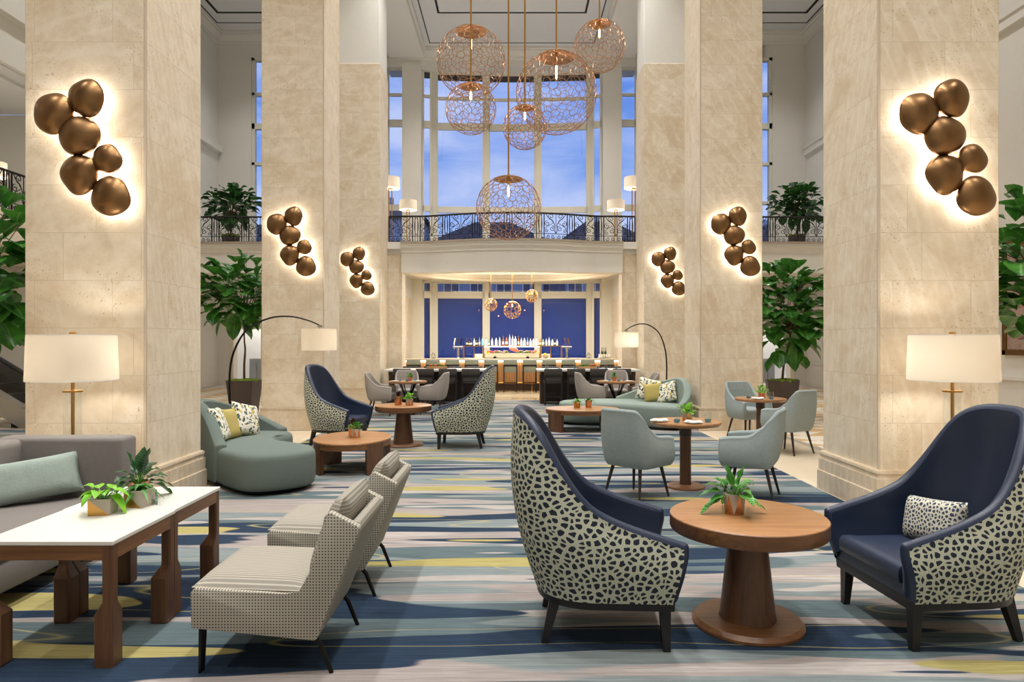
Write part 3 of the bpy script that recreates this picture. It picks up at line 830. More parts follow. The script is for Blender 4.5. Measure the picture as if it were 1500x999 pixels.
# ---------------------------------------------------------------- plants
def leaf(mb, base, d, L, w, droop=.3, fold=.25, n=6, shape=1.0, wave=0, mi=0):
    d = Vector(d).normalized(); base = Vector(base); side = d.cross(Vector((0,0,1)))
    if side.length < .1: side = Vector((1,0,0))
    side.normalize(); up = side.cross(d).normalized(); rows = []
    for i in range(n+1):
        t = i/n; prof = sin(PI*t**(.75*shape))**.8 if 0 < t < 1 else .0
        if shape > 1.2: prof = (sin(PI*min(1, t**1.35))**.7 if 0 < t < 1 else 0)
        p = base+d*(L*t)-Vector((0,0,1))*(droop*L*t*t); ww = w*.5*prof+.001
        f = fold*ww; wv = wave*sin(t*14)*ww
        rows.append([tuple(p-side*ww+up*(f+wv)), tuple(p-side*ww*.5+up*f*.3), tuple(p), tuple(p+side*ww*.5+up*f*.3), tuple(p+side*ww+up*(f-wv))])
    if not hasattr(mb, 'uvv'): mb.uvv = []
    mb.uvv += [(i/n, q) for i in range(n+1) for q in (-1,-.5,0,.5,1)]
    mb.grid(rows, mi=mi)

def make_fig(label, loc, pot_h, stem, cz, crad, nleaf, leafL, seed, mat='leaf_fig', pot_r=.3, group=None, lean=(0,0), potkind='hex'):
    t = thing('fiddle_leaf_fig', label, 'tree', loc, 0, group); rr = random.Random(seed)
    n = 6
    P = [[(pot_r*q*cos(2*PI*k/n+.3), pot_r*q*sin(2*PI*k/n+.3), z) for q, z in ((.72,0),(1,pot_h),(.93,pot_h),(.9,pot_h-.05))] for k in range(n)]
    mb = MB().grid(P, cu=True); mb.add([p[0] for p in P], [tuple(range(n))[::-1]]); obj('planter', mb, M['planter'], t, 20)
    mb = MB().lathe([(.0001,pot_h-.01),(pot_r*.5,pot_h-.01),(pot_r*.86,pot_h-.045)], 24)
    for k in range(46):
        a = rr.uniform(0, 2*PI); q = pot_r*.8*math.sqrt(rr.random()); mb.ball((q*cos(a), q*sin(a), pot_h-.015), rr.uniform(.04,.08), rr.uniform(.04,.08), rr.uniform(.025,.05), 7, 5, jit=.15)
    obj('moss', mb, M['moss'], t, 60)
    cx, cy = lean; tr = MB(); top = Vector((cx, cy, cz))
    tr.tube(catmull([(0,0,pot_h-.05),(cx*.2,cy*.2,pot_h+stem*.35),(cx*.5+.02,cy*.5,pot_h+stem*.7),(cx,cy,pot_h+stem),tuple(top)], 4), [.026-.014*i/16 for i in range(17)], 8)
    lf = MB()
    for k in range(nleaf):
        while True:
            v = Vector((rr.uniform(-1,1), rr.uniform(-1,1), rr.uniform(-1,1)))
            if .25 < v.length < 1: break
        p = top+Vector((v.x*crad[0], v.y*crad[1], v.z*crad[2]))
        out = Vector((v.x, v.y, v.z*.5+rr.uniform(-.1,.5)))+Vector((rr.uniform(-.5,.5), rr.uniform(-.5,.5), rr.uniform(-.2,.4)))
        leaf(lf, p, out, leafL*rr.uniform(.7,1.15), leafL*rr.uniform(.72,.92), rr.uniform(.15,.6), rr.uniform(.1,.5), 7, 1.3, .06)
        if k % 7 == 0: tr.tube([tuple(Vector((cx,cy,pot_h+stem))*.7+top*.3), tuple((top+p)*.5+Vector((0,0,-.08))), tuple(p)], [.011,.008,.004], 5)
    obj('trunk', tr, M['bark'], t, 60); obj('foliage', lf, M[mat], t, 60)
    return t

def pot_hex(t, r, h, split=True, c0='concrete', c1='copper'):
    """faceted pot: triangles of metal on concrete"""
    n = 6; a = [(r*.95*cos(2*PI*k/n), r*.95*sin(2*PI*k/n), 0) for k in range(n)]; b = [(r*cos(2*PI*(k+.5)/n), r*sin(2*PI*(k+.5)/n), h) for k in range(n)]
    mb = MB(); mb.add(a+b, [(k, (k+1) % n, n+k) for k in range(n)], 1); mb.add(a+b, [((k+1) % n, n+(k+1) % n, n+k) for k in range(n)], 0)
    mb.add(a, [tuple(range(n))[::-1]], 0)
    inn = [(x*.9, y*.9, z) for x, y, z in b]; low = [(x*.85, y*.85, h*.8) for x, y, z in b]
    mb.add(b+inn+low, [(k, (k+1) % n, n+(k+1) % n, n+k) for k in range(n)]+[(n+k, n+(k+1) % n, 2*n+(k+1) % n, 2*n+k) for k in range(n)], 0)
    return obj('pot', mb, [M[c0], M[c1]], t, 0)
def pot_cube(t, r, h, rz=.4):
    mb = MB(); q = r*.92
    c = [(-q,-q,0),(q,-q,0),(q,q,0),(-q,q,0)]; d = [(x*1.02, y*1.02, h) for x, y, _ in c]
    mb.add(c+d, [(3,2,1,0),(1,2,6,5),(2,3,7,6),(3,0,4,7)], 0)
    mb.add(c+d, [(1,5,4)], 0); mb.add(c+d, [(0,1,4)], 1)
    i = [(x*.88, y*.88, h) for x, y, _ in c]; l = [(x*.85, y*.85, h*.8) for x, y, _ in c]
    mb.add(d+i+l, [(k, (k+1) % 4, 4+(k+1) % 4, 4+k) for k in range(4)]+[(4+k, 4+(k+1) % 4, 8+(k+1) % 4, 8+k) for k in range(4)], 0)
    return obj('pot', mb, [M['concrete'], M['brass']], t, 0)
def pot_round(t, r, h, mat='copper'):
    return obj('pot', MB().lathe([(.0001,0),(r*.88,0),(r*.9,.004),(r,h),(r*.9,h),(r*.88,h*.8)], 20), M[mat], t, 35)

def make_plant(label, loc, kind, pot, r=.05, h=.095, seed=1, rz=0, group=None, sc=1.0):
    nm = {'calathea': 'potted_calathea', 'pothos': 'potted_pothos', 'dracaena': 'potted_dracaena', 'herb': 'potted_herb', 'dark': 'potted_bromeliad', 'fern': 'potted_fern'}[kind]
    t = thing(nm, label, 'potted plant', loc, rz, group); rr = random.Random(seed)
    {'hex': pot_hex, 'cube': pot_cube, 'round': pot_round, 'brass': lambda t, r, h: pot_round(t, r, h, 'brass'), 'conc': lambda t, r, h: pot_hex(t, r, h, True, 'concrete', 'brass')}[pot](t, r, h)
    obj('soil', MB().lathe([(.0001,h*.88),(r*.85,h*.82)], 12), M['soil'], t)
    mb = MB(); st = MB()
    if kind == 'calathea':
        for k in range(20):
            a = k*2.4+rr.uniform(-.3,.3); el = [1.25,.8,.5,.25,0,-.2][k % 6]; L = rr.uniform(.09,.14)*sc
            d = Vector((cos(a)*cos(el), sin(a)*cos(el), sin(el))); b = Vector((0,0,h*.9))+d*.05*sc
            st.tube([(0,0,h*.8), tuple(b)], .003, 4); leaf(mb, b, d, L, L*.46, .45 if el < .9 else .08, .3, 10, 1.0, .2)
        m = 'leaf_calathea_dark' if seed == 8 else 'leaf_calathea'
    elif kind == 'pothos':
        for k in range(15):
            a = k*2.4; el = rr.uniform(-.5,.9); L = rr.uniform(.07,.1)*sc; d = Vector((cos(a)*cos(el), sin(a)*cos(el), sin(el)))
            b = Vector((cos(a)*r*.8, sin(a)*r*.8, h+.015+.05*max(0, el)))
            st.tube([(0,0,h*.8), tuple(b)], .003, 4); leaf(mb, b, d, L, L*.72, .7, .3, 7, .8)
        m = 'leaf_lime'
    elif kind == 'dracaena':
        for k in range(16):
            a = k*2.4; el = rr.uniform(.2,1.2); L = rr.uniform(.12,.17)*sc; d = Vector((cos(a)*cos(el), sin(a)*cos(el), sin(el)))
            leaf(mb, (0,0,h*.9), d, L, .026*sc, .75, .3, 9, .7)
        m = 'leaf_stripe'
    elif kind == 'dark':
        for k in range(14):
            a = k*2.4; el = rr.uniform(.5,1.4); L = rr.uniform(.09,.14)*sc; d = Vector((cos(a)*cos(el), sin(a)*cos(el), sin(el)))
            leaf(mb, (0,0,h*.9), d, L, .035*sc, .3, .3, 7, .7)
        m = 'leaf_dark'
    elif kind == 'fern':
        for k in range(20):
            a = k*2.4; el = rr.uniform(.1,1.1); L = rr.uniform(.09,.14)*sc; d = Vector((cos(a)*cos(el), sin(a)*cos(el), sin(el)))
            leaf(mb, (0,0,h*.9), d, L, .03*sc, .5, .2, 7, .8, .3)
        m = 'leaf_mid'
    else:
        for k in range(34):
            a = rr.uniform(0, 2*PI); el = rr.uniform(-.1,1.3); q = rr.uniform(.02,.085)*sc; d = Vector((cos(a)*cos(el), sin(a)*cos(el), sin(el)))
            b = Vector((0,0,h))+d*q; st.tube([(0,0,h*.8), tuple(b)], .002, 4); leaf(mb, b, d+Vector((0,0,.2)), .045*sc, .04*sc, .3, .3, 6, .9, .2)
        m = 'leaf_lime' if seed % 2 else 'leaf_mid'
    if st.v: obj('stem', st, M['leaf_mid'], t)
    obj('foliage', mb, M[m], t, 60)
    return t

# ---------------------------------------------------------------- table ware
def make_tumbler(label, loc, group=None, blue=True):
    t = thing('water_glass', label, 'glass', loc, 0, group)
    obj('tumbler', MB().lathe([(.0001,0),(.028,0),(.034,.03),(.036,.07),(.032,.115),(.030,.115),(.033,.07),(.031,.032),(.026,.012),(.0001,.012)], 20), M['clear_glass'], t, 60)
    if blue: obj('blue_base', MB().lathe([(.0001,.002),(.0285,.002),(.0345,.03),(.035,.036),(.0001,.036)], 20), M['blue_glass'], t, 40)
    return t
def make_plate(label, loc, group=None, r=.1):
    o = obj('bread_plate', MB().lathe([(.0001,0),(r*.6,0),(r*.7,.004),(r,.012),(r,.015),(r*.68,.008),(.0001,.007)], 28), M['white_china'], None, 40, loc)
    return tag(o, label, 'plate', group)
def make_napkin(label, loc, rz, group=None):
    mb = MB(); P = []
    for i in range(9):
        u = i/8; P.append([(-.085+.17*u, .03*cos(2*PI*k/8)*(.8+.25*u), .016+.013*sin(2*PI*k/8)+.004*sin(9*u)) for k in range(8)])
    mb.grid(P, cv=True); mb.add(P[0], [tuple(range(8))]); mb.add(P[-1], [tuple(range(8))[::-1]])
    o = obj('folded_napkin', mb, M['napkin'], None, 60, loc, (0,0,rz)); return tag(o, label, 'napkin', group)
# ================================================================ SETTING
CEIL = 12.6
struct('floor', MB().box(-14,14,-5,24.4,-.06,-.008), M['aisle_floor'])
struct('floor_carpet', MB().box(-3.32,3.32,-4.5,18.5,-.0078,0), M['carpet'])
struct('floor_runner', MB().box(-10.0,-6.6,3,12.4,-.0078,-.001), M['carpet'])
for s in (-1, 1):
    struct('floor_border', MB().box(min(s*3.322,s*4.5),max(s*3.322,s*4.5),-4.5,18.5,-.0078,-.003), M['marble'])
    struct('floor_band', MB().box(min(s*4.502,s*4.64),max(s*4.502,s*4.64),-4.5,18.5,-.0078,-.003), M['grey_band'])
struct('floor_bar', MB().box(-4.6,4.6,18.502,26.8,-.0078,-.002), M['bar_floor'])
# ceiling with recessed dark slots and mouldings
mb = MB().box(-15,15,-5,27,CEIL,CEIL+.2); cl = struct('ceiling', mb, M['ceiling_paint'])
def slot_rect(x0, x1, y0, y1, w=.07, mat='slot_dark', z=CEIL, d=.012):
    mb = MB().box(x0,x1,y0,y0+w,z-d,z+.01).box(x0,x1,y1-w,y1,z-d,z+.01).box(x0,x0+w,y0,y1,z-d,z+.01).box(x1-w,x1,y0,y1,z-d,z+.01)
    struct('ceiling_slot', mb, M[mat], cl)
slot_rect(-2.5,2.5,12,22.9); slot_rect(-3.05,3.05,11,25.2,.035)
slot_rect(-9.9,-5.4,10,22.9,.09); slot_rect(-10.2,-5.1,9,23.6,.035); slot_rect(5.4,9.9,10,22.9,.09); slot_rect(5.1,10.2,9,23.6,.035)
def cornice(name, x0, x1, y, z=CEIL, ax='x', out=-1):
    prof = [(0,-.42),(.03,-.42),(.05,-.36),(.05,-.30),(.12,-.22),(.2,-.14),(.2,-.09),(.26,-.07),(.26,0),(0,0)]
    mb = MB()
    if ax == 'x': mb.extrude([(y+out*a, z+b) for a, b in prof], x0, x1, 'x')
    else: mb.extrude([(y+out*a, z+b) for a, b in prof], x0, x1, 'y')
    return struct(name, mb, M['plaster'], None, 20)
cornice('trim_1', -10.5,-4.75, 24.4); cornice('trim_2', 4.75,10.5, 24.4)
cornice('trim_3', 17,24.4, -10.5, ax='y', out=1); cornice('trim_4', -5,24.4, 10.5, ax='y', out=-1)
cornice('trim_5', -4.75,4.75, 25.7)
for i, s in enumerate((-1, 1)):   # beams over the column lines
    struct('beam', MB().box(min(s*3.3,s*4.6),max(s*3.3,s*4.6),-5,25.6,CEIL-.38,CEIL-.001).box(min(s*3.22,s*4.68),max(s*3.22,s*4.68),-5,25.6,CEIL-.16,CEIL-.0012), M['plaster'])

def walled(name, x0, x1, y0, y1, z0, z1, holes, mat='plaster', ax='x'):
    """wall in the x-z plane (or y-z when ax='y') with rectangular openings (a0,a1,z0,z1)"""
    mb = MB(); cuts = sorted({x0, x1, *[h[0] for h in holes], *[h[1] for h in holes]})
    for a, b in zip(cuts, cuts[1:]):
        zs = sorted([(h[2], h[3]) for h in holes if h[0] <= a+1e-6 and h[1] >= b-1e-6]); z = z0
        for p, q in zs+[(z1, z1)]:
            if p > z+1e-6:
                mb.box(a, b, y0, y1, z, p) if ax == 'x' else mb.box(y0, y1, a, b, z, p)
            z = q
    return struct(name, mb, M[mat])
# end walls of the aisles, window above, doorway below
for s, nm in ((-1,'left'),(1,'right')):
    xs = sorted((s*4.75, s*10.5)); h1 = sorted((s*7.4, s*9.32)); h2 = sorted((s*8.9, s*10.0))
    walled('wall_back_'+nm, xs[0], xs[1], 24.4, 24.7, 0, CEIL, [(h1[0],h1[1],4.9,11.75),(h2[0],h2[1],0,2.05)])
    fr = MB()
    for x in h2: fr.box(x-.06, x+.06, 24.36, 24.72, 0, 2.05)
    fr.box(h2[0]-.06, h2[1]+.06, 24.36, 24.72, 2.03, 2.15); struct('door_%d' % (1 if s < 0 else 2), fr, M['cream_paint'])
    bb = sorted((s*4.75, s*8.82)); struct('baseboard_'+nm, MB().box(bb[0],bb[1],24.34,24.4,0,.30).box(bb[0],bb[1],24.33,24.4,0,.12), M['stone_gloss'])
    pm = MB()
    for a, b, z0, z1 in ((5.2,8.5,.5,3.2),):
        p = sorted((s*a, s*b)); pm.box(p[0],p[1],24.37,24.4,z0,z0+.05).box(p[0],p[1],24.37,24.4,z1-.05,z1).box(p[0],p[0]+.05,24.37,24.4,z0,z1).box(p[1]-.05,p[1],24.37,24.4,z0,z1)
    struct('trim_wall_panel_'+nm, pm, M['cream_paint'])
    # little room behind the doorway
    r_ = sorted((s*8.2, s*11.4)); struct('wall_room_'+nm, MB().box(r_[0],r_[1],27,27.2,0,3).box(r_[0]-.1,r_[0],24.7,27.2,0,3).box(r_[1],r_[1]+.1,24.7,27.2,0,3).box(r_[0],r_[1],24.7,27.2,2.9,3).box(r_[0],r_[1],24.7,27.2,-.06,-.004), M['plaster'])
    c = thing('cabinet', 'low grey cabinet standing in the bright room beyond the %s doorway' % ('left' if s < 0 else 'right'), 'cabinet', (s*9.72, 26.2, -.004))
    obj('body', MB().rbox(-.28,.28,-.22,.22,.04,.93,.008,1), M['cabinet_grey'], c)
    for q in (-1, 1):
        d = obj('door', MB().rbox(-.125+q*.135,.125+q*.135,-.24,-.222,.08,.89,.004,1), M['cabinet_grey'], c)
        obj('handle', MB().box(q*.03-.008,q*.03+.008,-.262,-.24,.5,.62), M['steel'], d)
# side walls
struct('wall_left', MB().box(-10.7,-10.5,17.5,24.4,0,CEIL).box(-10.7,-10.5,-5,17.5,7.4,CEIL).box(-14.2,-14,-5,17.5,0,7.6).box(-14.2,-10.701,17.5,17.7,0,7.39), M['plaster'])
struct('wall_right', MB().box(10.5,10.7,-5,24.4,0,CEIL), M['plaster'])
struct('wall_rear', MB().box(-14,10.7,-5.2,-5,0,CEIL), M['plaster'])
struct('trim_right', MB().box(10.4,10.5,-5,24.3,8.2,8.5).box(10.36,10.5,-5,24.3,8.42,8.5), M['plaster'])
struct('trim_rail', MB().box(10.45,10.5,-5,24.3,.78,.86), M['plaster'])
struct('trim_left', MB().box(-10.5,-10.38,-5,17.5,7.3,7.62).box(-10.5,-10.3,-5,24.3,8.3,8.5), M['plaster'])
# mezzanine
struct('floor_mezzanine', MB().box(-14,-10.0,-5,17.4,3.5,4.22), M['cream_paint'])
mz = struct('ceiling_mezzanine', MB().box(-14,-10.5,-5,17.5,7.4,7.6), M['ceiling_paint'])
for k in range(5): struct('ceiling_panel', MB().box(-13.6,-11.1,1+3.3*k,3.6+3.3*k,7.33,7.4).box(-13.2,-11.5,1.5+3.3*k,1.62+3.3*k,7.32,7.331,), M['ceiling_paint'], mz)
# balconies: floors, fascia mouldings, stone caps
FASC = [(0,3.46),(0,3.98),(-.03,4.0),(-.03,4.04),(-.06,4.09),(-.09,4.13),(-.09,4.19),(-.12,4.2),(-.12,4.235)]
def frontc(x):
    x = abs(x)
    return 18.5 if x > 2.35 else 18.5-.55*(1-(x/2.35)**2)**1.25
def fascia(name, path):
    mb = MB(); P = []
    for (x, y) in path: P.append([(x, y+a, z) for a, z in FASC]+[(x, y+.55, 4.235), (x, y+.55, 3.46)])
    mb.grid(P, cv=True); mb.add(P[0], [tuple(range(len(P[0])))]); mb.add(P[-1], [tuple(range(len(P[0])))[::-1]])
    o = struct(name, mb, M['plaster'], None, 25)
    P = [[(x, y-.14, 4.235), (x, y-.14, 4.29), (x, y+.55, 4.29), (x, y+.55, 4.235)] for x, y in path]
    mb = MB().grid(P, cv=True); mb.add(P[0], [(0,1,2,3)]); mb.add(P[-1], [(3,2,1,0)]); struct('ledge', mb, M['grey_band'], o)
cpath = [(-3.0,18.5)]+[(-2.9+5.8*k/48, frontc(-2.9+5.8*k/48)) for k in range(49)]+[(3.0,18.5)]
fascia('wall_balcony_front', cpath)
for s, nm in ((-1,'left'),(1,'right')):
    x = sorted((s*4.5, s*10.5)); fascia('wall_balcony_'+nm, [(x[0],18.6),(x[1],18.6)])
    struct('floor_balcony_'+nm, MB().box(x[0],x[1],19.1,24.4,3.62,4.28), M['plaster'])
    # stone pilaster beside the bar opening, plaster cap, stone return wall of the bar
    px = sorted((s*3.0, s*4.7)); struct('pilaster_'+nm, MB().box(px[0],px[1],18.62,19.2,0,3.98), M['travertine'])
    struct('pilaster_cap_'+nm, MB().box(px[0],px[1],18.6,19.2,3.98,4.2).box(px[0],px[1],18.52,19.2,4.1,4.29), M['plaster'])
    rx = sorted((s*3.78, s*4.7)); struct('wall_bar_'+nm, MB().box(rx[0],rx[1],19.2,25.9,0,3.2), M['travertine'])
    struct('wall_bar_upper_'+nm, MB().box(rx[0],rx[1],19.2,25.9,3.2,3.95), M['plaster'])
    sx = sorted((s*4.7, s*4.95)); struct('wall_bay_'+nm, MB().box(sx[0],sx[1],18.7,26.2,4.29,CEIL), M['plaster'])
struct('floor_balcony', MB().box(-4.7,4.7,19.05,25.9,4.0,4.28), M['plaster'])
# bar ceiling: flat with an oval dropped ring lit from within
mb = MB().box(-4.7,4.7,19.05,26.6,3.94,3.999); bc = struct('ceiling_bar', mb, M['cream_paint'])
loop = [(3.0*cos(2*PI*k/72), 21.9+2.5*sin(2*PI*k/72)) for k in range(72)]
nr = loop_normals(loop); P = [[(x+nx*a, y+ny*a, z) for a, z in ((.35,3.94),(.32,3.78),(.2,3.72),(0,3.72),(0,3.80),(.06,3.82),(.06,3.94))] for (x, y), (nx, ny) in zip(loop, nr)]
struct('trim_oval', MB().grid(P, cu=True), M['cream_paint'], bc)

# columns
def column(i, s, y0):
    x = sorted((s*3.38, s*4.5)); y1 = y0+1.12; top = 8.72 if i == 3 else CEIL-.38
    nm = 'pillar_%d' % (i*2-(1 if s < 0 else 0)); c = struct(nm, MB().rbox(x[0],x[1],y0,y1,.40,top,.012,1), M['travertine'])
    mb = MB()
    for z0, z1, d in ((0,.2,.045),(.2,.205,.04),(.205,.33,.033),(.33,.335,.03),(.335,.375,.022),(.375,.392,.03),(.392,.405,.026),(.405,.412,.014)):
        mb.box(x[0]-d,x[1]+d,y0-d,y1+d,z0,z1)
    struct('plinth', mb, M['travertine_base'], c)
    if i == 3: struct('plaster_shaft', MB().box(x[0]+.03,x[1]-.03,y0+.03,y1-.03,top,CEIL-.38), M['plaster'], c)
    else:
        xi = s*3.378; struct('corner_bead', MB().box(min(xi,xi+s*.02),max(xi,xi+s*.02),y0-.004,y0+.02,.41,top), M['stone_gloss'], c)
for i, y0 in ((1,6.3),(2,12.26),(3,17.5)):
    for s in (-1, 1): column(i, s, y0)

# windows: frame + glass panes
WN = [0]
def window(cx, cy, rot, w, z0, z1, bars=(), fr=.07, dep=.12, vbars=()):
    WN[0] += 1; mb = MB(); h = w/2
    mb.box(-h,-h+fr,-dep/2,dep/2,z0,z1).box(h-fr,h,-dep/2,dep/2,z0,z1).box(-h,h,-dep/2,dep/2,z0,z0+fr).box(-h,h,-dep/2,dep/2,z1-fr,z1)
    for a, b in bars: mb.box(-h,h,-dep/2,dep/2,a,b)
    for a in vbars: mb.box(a-.02,a+.02,-dep/2,dep/2,z0,z1)
    o = struct('window_%d' % WN[0], mb, M['window_paint']); o.location = (cx, cy, 0); o.rotation_euler = (0,0,rot)
    zs = [z0+fr]+[q for ab in bars for q in ab]+[z1-fr]
    for a, b in zip(zs[::2], zs[1::2]):
        struct('window_glass', MB().box(-h+fr,h-fr,.01,.018,a,b), M['pane_glass'], o)
    return o
UB = [(6.55,6.78),(9.74,10.0),(10.9,11.0)]
for x, y, r, w in ((0,26.5,0,1.86),(-2.0,26.38,.06,1.86),(2.0,26.38,-.06,1.86),(-3.25,26.1,.2,.36),(3.25,26.1,-.2,.36)):
    window(x, y, r, w, 4.28, 11.95, UB)
for x in (-4.42, 4.42): window(x, 25.95, 0, .64, 4.28, 11.95, UB)
for x in (-3.0,-1.0,1.0,3.0):
    struct('mullion', MB().box(x-.1,x+.1,26.22 if abs(x) > 2 else 26.4,26.5 if abs(x) > 2 else 26.66,0,12.0), M['window_paint'])
for s in (-1, 1):
    x = sorted((s*3.42, s*4.13)); struct('pier', MB().box(x[0],x[1],25.65,26.3,4.28,12.05), M['plaster'])
    x = sorted((s*3.4, s*3.8)); struct('jamb', MB().box(x[0],x[1],25.9,26.3,0,3.94), M['window_paint'])
    window(s*8.36, 24.55, 0, 1.92, 4.9, 11.75, [(6.5,6.6),(7.9,8.0),(9.2,9.4),(10.4,10.5)], .1, .2, (-.45,.45))
struct('lintel', MB().box(-4.75,4.75,25.7,26.8,11.95,CEIL), M['plaster'])
struct('lintel_low', MB().box(-3.8,3.8,26.05,26.8,3.86,4.28), M['window_paint'])
for x, y, r, w in ((0,26.5,0,1.86),(-2.0,26.38,.06,1.86),(2.0,26.38,-.06,1.86),(-3.25,26.1,.2,.36),(3.25,26.1,-.2,.36)):
    window(x, y, r, w, .3, 3.88, [(3.24,3.5)])
    b = obj('roller_blind', MB().box(-w/2+.02,w/2-.02,-.004,.004,.3,3.25).tube([(-w/2+.02,0,3.27),(w/2-.02,0,3.27)], .03, 10), M['blind'], None, 40, (x-sin(r)*-.12, y+.14, 0), (0,0,r))
    tag(b, 'dark blue roller blind drawn down behind the %s lower bar window' % {0:'centre',-2.0:'left wide',2.0:'right wide',-3.25:'left narrow',3.25:'right narrow'}[x], 'blind')
    c = struct('trim_cassette', MB().box(-w/2+.06,w/2-.06,.03,.12,11.68,11.88), M['slot_dark']); c.location = (x, y, 0); c.rotation_euler = (0,0,r)

# outside
struct('exterior_ground', MB().box(-60,60,26.9,120,-.5,-.05), M['asphalt'])
def house(label, x0, x1, y, eave, ridge, inset, dep=8, nwin=4, rows=((1.0,2.2),(4.6,6.2),(7.4,8.8))):
    t = thing('house', label, 'house', (0,0,-.05), 0, 'houses outside the windows')
    obj('wall', MB().box(x0,x1,y,y+dep,0,eave), M['house_wall'], t)
    a = .4; mb = MB().add([(x0-a,y-a,eave),(x1+a,y-a,eave),(x1+a,y+dep+a,eave),(x0-a,y+dep+a,eave),(x0+inset,y+dep/2,ridge),(x1-inset,y+dep/2,ridge)],
        [(0,1,5,4),(1,2,5),(2,3,4,5),(3,0,4),(3,2,1,0)]); obj('roof', mb, M['house_roof'], t, 0)
    for z0, z1 in rows:
        if z1 > eave: continue
        for k in range(nwin):
            cx = x0+(x1-x0)*(k+.5)/nwin
            w = obj('window', MB().box(cx-.62,cx+.62,y-.08,y,z0-.08,z1+.08), M['house_trim'], t)
            obj('pane', MB().box(cx-.52,cx-.04,y-.1,y-.081,z0,z1).box(cx+.04,cx+.52,y-.1,y-.081,z0,z1), M['house_pane'], w)
    obj('chimney', MB().box(x0+inset+.3,x0+inset+.9,y+dep/2-.3,y+dep/2+.3,ridge-.6,ridge+.35), M['house_wall'], t)
house('grey house with a long hipped roof seen through the middle balcony window', -5.6,2.4,52,9.3,11.4,2.6)
house('grey gabled house beyond the balcony window beside the right pier', 4.2,10.5,54,9.6,11.9,2.2)
house('tall roofed house beyond the balcony window beside the left pier', -13.5,-6.6,50,10.6,12.6,3.2)
house('long terrace with many windows far behind the bar', -16,16,64,8.4,9.6,1.5,6,11,((1.0,2.2),(3.6,4.8),(5.75,6.95)))
house('low house far outside beyond the left aisle window', -27,-17,52,9.0,11.2,3)
house('low house far outside beyond the right aisle window', 17,27,52,9.0,11.2,3)

# ================================================================ RAILINGS
def spiral(cx, cz, r, a0, turns, dr=.22):
    n = int(10*abs(turns)); return [(cx+(r*(1-(1-dr)*i/n))*cos(a0+2*PI*turns*i/n), cz+(r*(1-(1-dr)*i/n))*sin(a0+2*PI*turns*i/n)) for i in range(n+1)]
def scroll_lines():
    L = []
    for sx in (-1, 1):
        L.append([(sx*x, z) for x, z in spiral(.12,.62,.085,-.5*PI,1.3)]+[])
        L.append([(sx*x, z) for x, z in spiral(.22,.43,.075,.5*PI,-1.3)])
        L.append([(sx*x, z) for x, z in spiral(.10,.30,.075,.5*PI,1.3)])
        L.append([(sx*x, z) for x, z in spiral(.23,.24,.05,.5*PI,-1.2)])
        L.append([(0,.17),(sx*.05,.26),(sx*.03,.4),(sx*.09,.52),(sx*.205,.6),(sx*.26,.69)])
        L.append([(sx*.12,.535),(sx*.06,.45),(sx*.22,.355),(sx*.28,.3)])
        L.append([(sx*x, z) for x, z in spiral(.075,.085,.055,PI,1.2)]); L.append([(sx*x, z) for x, z in spiral(.205,.085,.055,0,-1.2)])
    L.append([(0,.17),(0,.69)]); return L
def oval_lines():
    return [[(.0+.05*cos(2*PI*k/14), .43+.24*sin(2*PI*k/14)) for k in range(15)], [(-.035,0),(-.035,.69)], [(.035,0),(.035,.69)]]
def make_railing(label, path, z0, H=.7):
    t = thing('balcony_railing', label, 'railing', (path[0][0], path[0][1], z0), 0, None)
    ox, oy = path[0][0], path[0][1]; d = [0]
    for a, b in zip(path, path[1:]): d.append(d[-1]+math.hypot(b[0]-a[0], b[1]-a[1]))
    T = d[-1]
    def at(s, z):
        s = min(max(s, 0), T-1e-6); k = max(i for i in range(len(d)) if d[i] <= s+1e-9); k = min(k, len(path)-2)
        q = (s-d[k])/(d[k+1]-d[k]); return (path[k][0]+(path[k+1][0]-path[k][0])*q-ox, path[k][1]+(path[k+1][1]-path[k][1])*q-oy, z)
    loc = [(x-ox, y-oy) for x, y in path]
    obj('handrail', MB().tube([(x, y, H) for x, y in loc], .026, 6), M['iron'], t)
    obj('bottom_rail', MB().tube([(x, y, .02) for x, y in loc], .016, 4), M['iron'], t)
    obj('middle_rail', MB().tube([(x, y, .16) for x, y in loc], .011, 4), M['iron'], t)
    n = max(1, round(T/.86)); u = T/n; s = 0
    for k in range(n):
        for wide, w in ((True, u*.76), (False, u*.24)):
            obj('post', MB().tube([at(s, 0), at(s, H)], .018, 4), M['iron'], t)
            mb = MB(); c = s+w/2
            for ln in (scroll_lines() if wide else oval_lines()):
                mb.tube([at(c+x*(w/.6 if wide else 1), z*H/.7) for x, z in ln], .0095, 4)
            obj('scrollwork' if wide else 'baluster_oval', mb, M['iron'], t); s += w
    obj('post', MB().tube([at(T, 0), at(T, H)], .018, 4), M['iron'], t)
    return t
make_railing('black wrought iron scroll railing bowing out over the bar', [(-3.35,18.62)]+[(x, frontc(x)+.06) for x in [-2.9+5.8*k/36 for k in range(37)]]+[(3.35,18.62)], 4.29)
make_railing('black scroll railing of the left side balcony', [(-10.45,18.66),(-4.75,18.66)], 4.29)
make_railing('black scroll railing of the right side balcony', [(4.75,18.66),(10.45,18.66)], 4.29)
make_railing('black scroll railing along the mezzanine above the escalator', [(-10.08,4.0),(-10.08,17.3)], 4.22, .78)

